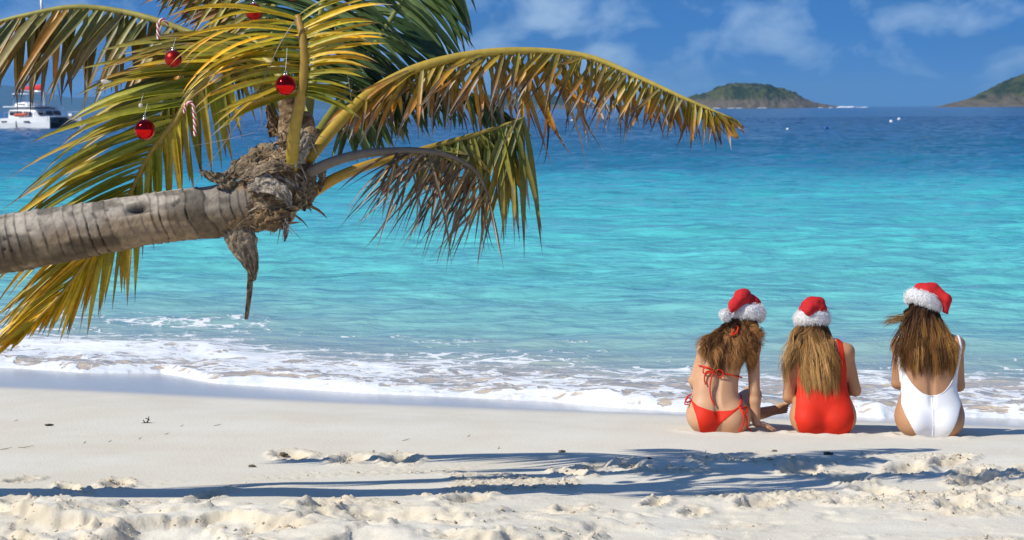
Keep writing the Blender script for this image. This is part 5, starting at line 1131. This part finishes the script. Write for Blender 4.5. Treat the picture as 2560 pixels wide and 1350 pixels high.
def fb(V):
    x, y, z = V.T; I = lambda lst: np.interp(z, [b.z(q[1]) for q in lst][::-1], [b.x(q[0]) for q in lst][::-1])
    back = y < np.interp(z, b.zd, b.cyd) + .01
    xr = I([(2114, 856), (2116, 880), (2124, 930), (2126, 985), (2134, 1025), (2136, 1045), (2131, 1065), (2122, 1090)]); xl = I([(2008, 856), (2008, 880), (2000, 930), (1998, 985), (1990, 1030), (1988, 1045), (1994, 1066), (2005, 1090)])
    f = np.minimum(xr - x, x - xl)
    ir = I([(2100, 856), (2104, 900), (2102, 925), (2092, 952), (2063, 968), (2063, 1100)]); il = I([(2022, 856), (2018, 900), (2020, 925), (2032, 952), (2063, 968), (2063, 1100)])
    hole = np.minimum(ir - x, x - il); hole = np.where(z > b.z(968), hole, -1); f = np.minimum(f, -hole)
    ff = np.minimum(.155 - np.abs(x - np.interp(z, b.zd, b.cxd)), b.z(900) - z); tor = (np.abs(x - np.interp(z, b.zd, b.cxd)) < np.interp(z, b.zd, b.wd) * 1.04) & (y < .24)
    return np.where(back, f, np.where(tor, ff, -.01))
b.suit(fb(b.V), MAT_SUITR, 'one_piece_swimsuit', .0035)
HC2 = [((0.160, 0.075, 0.025), (0.420, 0.220, 0.072)), ((0.110, 0.051, 0.019), (0.340, 0.167, 0.050)), ((0.220, 0.110, 0.036), (0.520, 0.299, 0.108)), ((0.300, 0.158, 0.054), (0.500, 0.282, 0.101)), ((0.080, 0.037, 0.014), (0.220, 0.106, 0.032))]
b.hair(3300, (-1.9, 1.9), [(2012, 2094, 935, 985), (2022, 2084, 950, 988), (2008, 2098, 900, 970)], HC2, (.0085, 1.9), .0029, (.22, [(1950, 2000, 895, 960, .02), (1970, 2015, 880, 940, .0), (1962, 1985, 925, 965, .03)]), 6)
b.hat((b.x(2043), .165, b.z(803)), rot(-10, -1, 0), .086, .096, (.030, .046), [(b.p(2044, 778, .15), b.p(2040, 768, .14), .082, .066), (b.p(2058, 768, .14), b.p(2060, 762, .14), .06, .045), (b.p(2036, 768, .10), b.p(2030, 780, .05), .05, .03)], None, 8)

# --- woman in the white one-piece
c = Person(2332, 1093, 'woman in white low back swimsuit with dark brown hair and sunglasses')
c.body([(1094, 2292, 2374), (1080, 2262, 2404), (1062, 2249, 2416), (1040, 2243, 2421), (1012, 2251, 2413), (985, 2262, 2402), (960, 2265, 2400), (930, 2263, 2402), (900, 2259, 2405), (872, 2256, 2408), (852, 2268, 2396), (838, 2296, 2372)], 26, CY, DP, SKIN3,
       (np.array([c.x(2322), .17, c.z(782)]), rot(-20, 14, 22)), (c.x(2333), .13, c.z(836)),
       [((c.x(2260), .09, c.z(868)), (c.x(2256), .11, c.z(965)), (c.x(2300), .32, c.z(985)), (.5, 1, .1), (0, 0, -1), (.042, .036, .024)),
        ((c.x(2405), .09, c.z(868)), (c.x(2412), .10, c.z(972)), (c.x(2370), .32, c.z(985)), (-.5, 1, .1), (0, 0, -1), (.042, .037, .024))],
       [((-.09, .05, .10), (-.03, .43, .34), (.02, .62, .05), (.05, .80, .035), (.105, .066)), ((.09, .05, .10), (.17, .43, .34), (.19, .62, .05), (.22, .80, .035), (.105, .066))])
def fc(V):
    x, y, z = V.T; I = lambda lst: np.interp(z, [c.z(q[1]) for q in lst][::-1], [c.x(q[0]) for q in lst][::-1])
    back = y < np.interp(z, c.zd, c.cyd) + .012
    xl = I([(2257, 836), (2252, 870), (2253, 905), (2258, 940), (2262, 985), (2258, 1010), (2265, 1035), (2278, 1064), (2297, 1095)]); xr = I([(2409, 836), (2415, 870), (2411, 905), (2405, 940), (2403, 985), (2407, 1015), (2390, 1052), (2378, 1075), (2366, 1095)])
    f = np.minimum(xr - x, x - xl)
    il = I([(2263, 836), (2258, 870), (2259, 900), (2268, 930), (2284, 960), (2306, 982), (2333, 991), (2333, 1100)]); ir = I([(2404, 836), (2409, 870), (2405, 900), (2398, 930), (2384, 960), (2362, 982), (2333, 991), (2333, 1100)])
    hole = np.where(z > c.z(991), np.minimum(ir - x, x - il), -1); f = np.minimum(f, -hole)
    ff = np.minimum(.16 - np.abs(x - np.interp(z, c.zd, c.cxd)), c.z(905) - z); tor = (np.abs(x - np.interp(z, c.zd, c.cxd)) < np.interp(z, c.zd, c.wd) * 1.04) & (y < .24)
    return np.where(back, f, np.where(tor, ff, -.01))
sw = c.suit(fc(c.V), MAT_SUITW, 'one_piece_swimsuit', .0035)
c.cord([(2333, 992), (2333, 1030), (2332, 1070), (2331, 1091)], 'back_seam', MAT_SUITW, .0022, .0025, parent=None)
c.cord([(2266, 925), (2275, 945), (2290, 967), (2310, 984), (2333, 991), (2358, 984), (2377, 968), (2392, 945), (2400, 922)], 'neckline_piping', MAT_SUITW, .0030, .001)
HC3 = [((0.045, 0.021, 0.010), (0.200, 0.086, 0.025)), ((0.035, 0.015, 0.008), (0.130, 0.056, 0.017)), ((0.060, 0.028, 0.012), (0.340, 0.163, 0.042)), ((0.050, 0.022, 0.010), (0.400, 0.206, 0.059)), ((0.030, 0.014, 0.007), (0.090, 0.039, 0.014))]
c.hair(3500, (-1.9, 1.9), [(2255, 2402, 885, 935), (2262, 2398, 900, 940), (2240, 2400, 870, 925), (2290, 2390, 905, 945)], HC3, (.006, 1.6), .0031, (.06, [(2236, 2262, 850, 890, .03), (2205, 2235, 806, 822, .10, 1)]), 9)
c.hat((c.x(2325), .165, c.z(758)), rot(-10, 24, 0), .092, .10, (.032, .044), [(c.p(2338, 742, .16), c.p(2342, 736, .15), .085, .066), (c.p(2355, 740, .13), c.p(2378, 752, .08), .05, .032), (c.p(2378, 752, .08), c.p(2376, 797, .10), .030, .010), (c.p(2320, 738, .16), c.p(2318, 735, .16), .07, .05)], None, 13)
def shades():
    hd = lambda v: c.hc + c.Rh @ np.array(v)
    V, F = tube(spline([hd((-.082, -.005, .0)), hd((-.080, .05, .004)), hd((-.072, .10, .004))], 8), .006, 6); o = c.mesh('sunglasses', V, F, MAT_SHADE)
    V, F = tube(spline([hd((.082, -.005, .0)), hd((.080, .05, .004)), hd((.072, .10, .004))], 8), .006, 6); c.mesh('temple', V, F, MAT_SHADE, o)
    for sx in (-1, 1):
        V, F = sphere((0, 0, 0), (.034, .008, .026), 18, 10); c.mesh('lens', (V @ c.Rh.T) + hd((sx * .038, .108, -.002)), F, MAT_SHADE, o)
shades()

# ------------------------------------------------------------------ bits of seaweed and twig washed up on the sand
MAT_WEEDD = material('dry_seaweed', (.035, .026, .02), rough=.8, noise=(60, .3)); MAT_GRASS = material('sea_grass', (.10, .13, .04), rough=.7, noise=(50, .3)); MAT_STRAW = material('dry_straw', (.22, .19, .13), rough=.8)
def on_sand(x, y): return float(sand_h(np.array([x]), np.array([y]))[0]) if y < 15.5 else float(gbase(x, y))
def sprig():
    g = G(366, 1058); k = g[1] / FPX; e = empty('twig', g, 'small dark forked sprig standing upright on the smooth sand', 'twig')
    def br(pts, r): 
        P = spline([(g[0] + (q[0] - 366) * k, g[1] + q[2], g[2] + (1060 - q[1]) * k) for q in pts], 10); V, F = tube(P, np.linspace(r, r * .4, 10), 6); mesh_obj('branch', V, F, MAT_WEEDD, e)
    br([(354, 1061, 0), (366, 1059, 0), (384, 1061, .02)], .006); br([(366, 1060, 0), (371, 1052, .0), (372, 1043, .01)], .006); br([(369, 1055, 0), (374, 1051, -.02), (377, 1050, -.02)], .004); br([(362, 1059, 0), (359, 1053, .0), (358, 1051, 0)], .005); br([(370, 1050, 0), (365, 1047, .0), (364, 1049, 0)], .004)
sprig()
def strand(px, py, L_, ang, mat, name, label, cat, r=.003, group=None, curve=.3, up=.0):
    g = G(px, py); n = 9; t = np.linspace(-.5, .5, n); x = g[0] + L_ * (t * math.cos(ang) - curve * t * t * math.sin(ang)); y = g[1] + L_ * (t * math.sin(ang) + curve * t * t * math.cos(ang)) * 1.6
    P = np.array([(a_, b_, on_sand(a_, b_) + r * .8 + up * (q + .5) ** 2) for a_, b_, q in zip(x, y, t)]); V, F = tube(P, r * np.interp(t, [-.5, 0, .5], [.5, 1, .4]), 6); tag(mesh_obj(name, V, F, mat), label, cat, group)
strand(123, 1065, .055, .1, MAT_WEEDD, 'driftwood', 'short thick dark piece of driftwood lying on smooth sand', 'driftwood', .009)
for i, (px, py, L_, an) in enumerate([(545, 1064, .05, .1), (418, 1086, .03, 0), (350, 1098, .02, .4), (212, 1108, .03, 1.2), (40, 1053, .03, 0), (275, 1105, .02, .3)]):
    strand(px, py, L_, an, MAT_GRASS, 'sea_grass', 'thin blade of green sea grass lying on the smooth sand', 'sea grass', .0022, 'blades of sea grass on the sand', rnd.uniform(-.6, .6), .01)
for i, (px, py, L_, an) in enumerate([(62, 1120, .10, -.1), (15, 1124, .07, .2), (1015, 1102, .05, .05), (1172, 1092, .02, .5), (1247, 1122, .03, 1.3), (455, 1066, .02, 0), (1703, 1130, .03, 1.4), (1764, 1132, .035, 1.2)]):
    strand(px, py, L_, an, MAT_STRAW, 'dry_stem', {0: 'long dry stem lying at the rim of the churned sand', 6: 'dry stem leaning in front of the woman in the bikini'}.get(i, 'thin short dry stem lying on the smooth pale sand'), 'stem', .0025, 'dry stems on the sand', rnd.uniform(-.6, .6), .012)
MAT_CLUMP = material('sandy_weed', (.13, .10, .07), rough=.95, noise=(80, .5), bump=(90, .8, .01))
for (px, py, s_, lb) in [(1405, 1131, .013, 'small dark weed clump where the first frond shadow ends'), (1622, 1150, .011, 'small dark weed clump inside the wide frond shadow'), (630, 1168, .013, 'dark weed clump between the trunk shadow and the smooth sand'), (2070, 1140, .017, 'largest dark weed clump, in front of the woman in the red one piece'), (1936, 1131, .010, 'tiny dark weed clump in front of the woman in the bikini'), (708, 1132, .016, 'brown weed clump beside a broken footprint')]:
    g = G(px, py); V, F = sphere((0, 0, 0), 1, 18, 12); V = V * (1 + .9 * (noise3(V[:, 0] * 3 + px, V[:, 1] * 3, V[:, 2] * 3, 3) - .5) + .5 * (noise3(V[:, 0] * 8 + px, V[:, 1] * 8, V[:, 2] * 8, 4) - .5))[:, None] * np.array([s_ * 1.5, s_, s_ * .7]); zz = on_sand(g[0], g[1])
    tag(mesh_obj('weed_clump', V + np.array([g[0], g[1], zz + s_ * .3]), F, MAT_CLUMP), lb, 'weed clump', 'dark weed clumps on the sand')
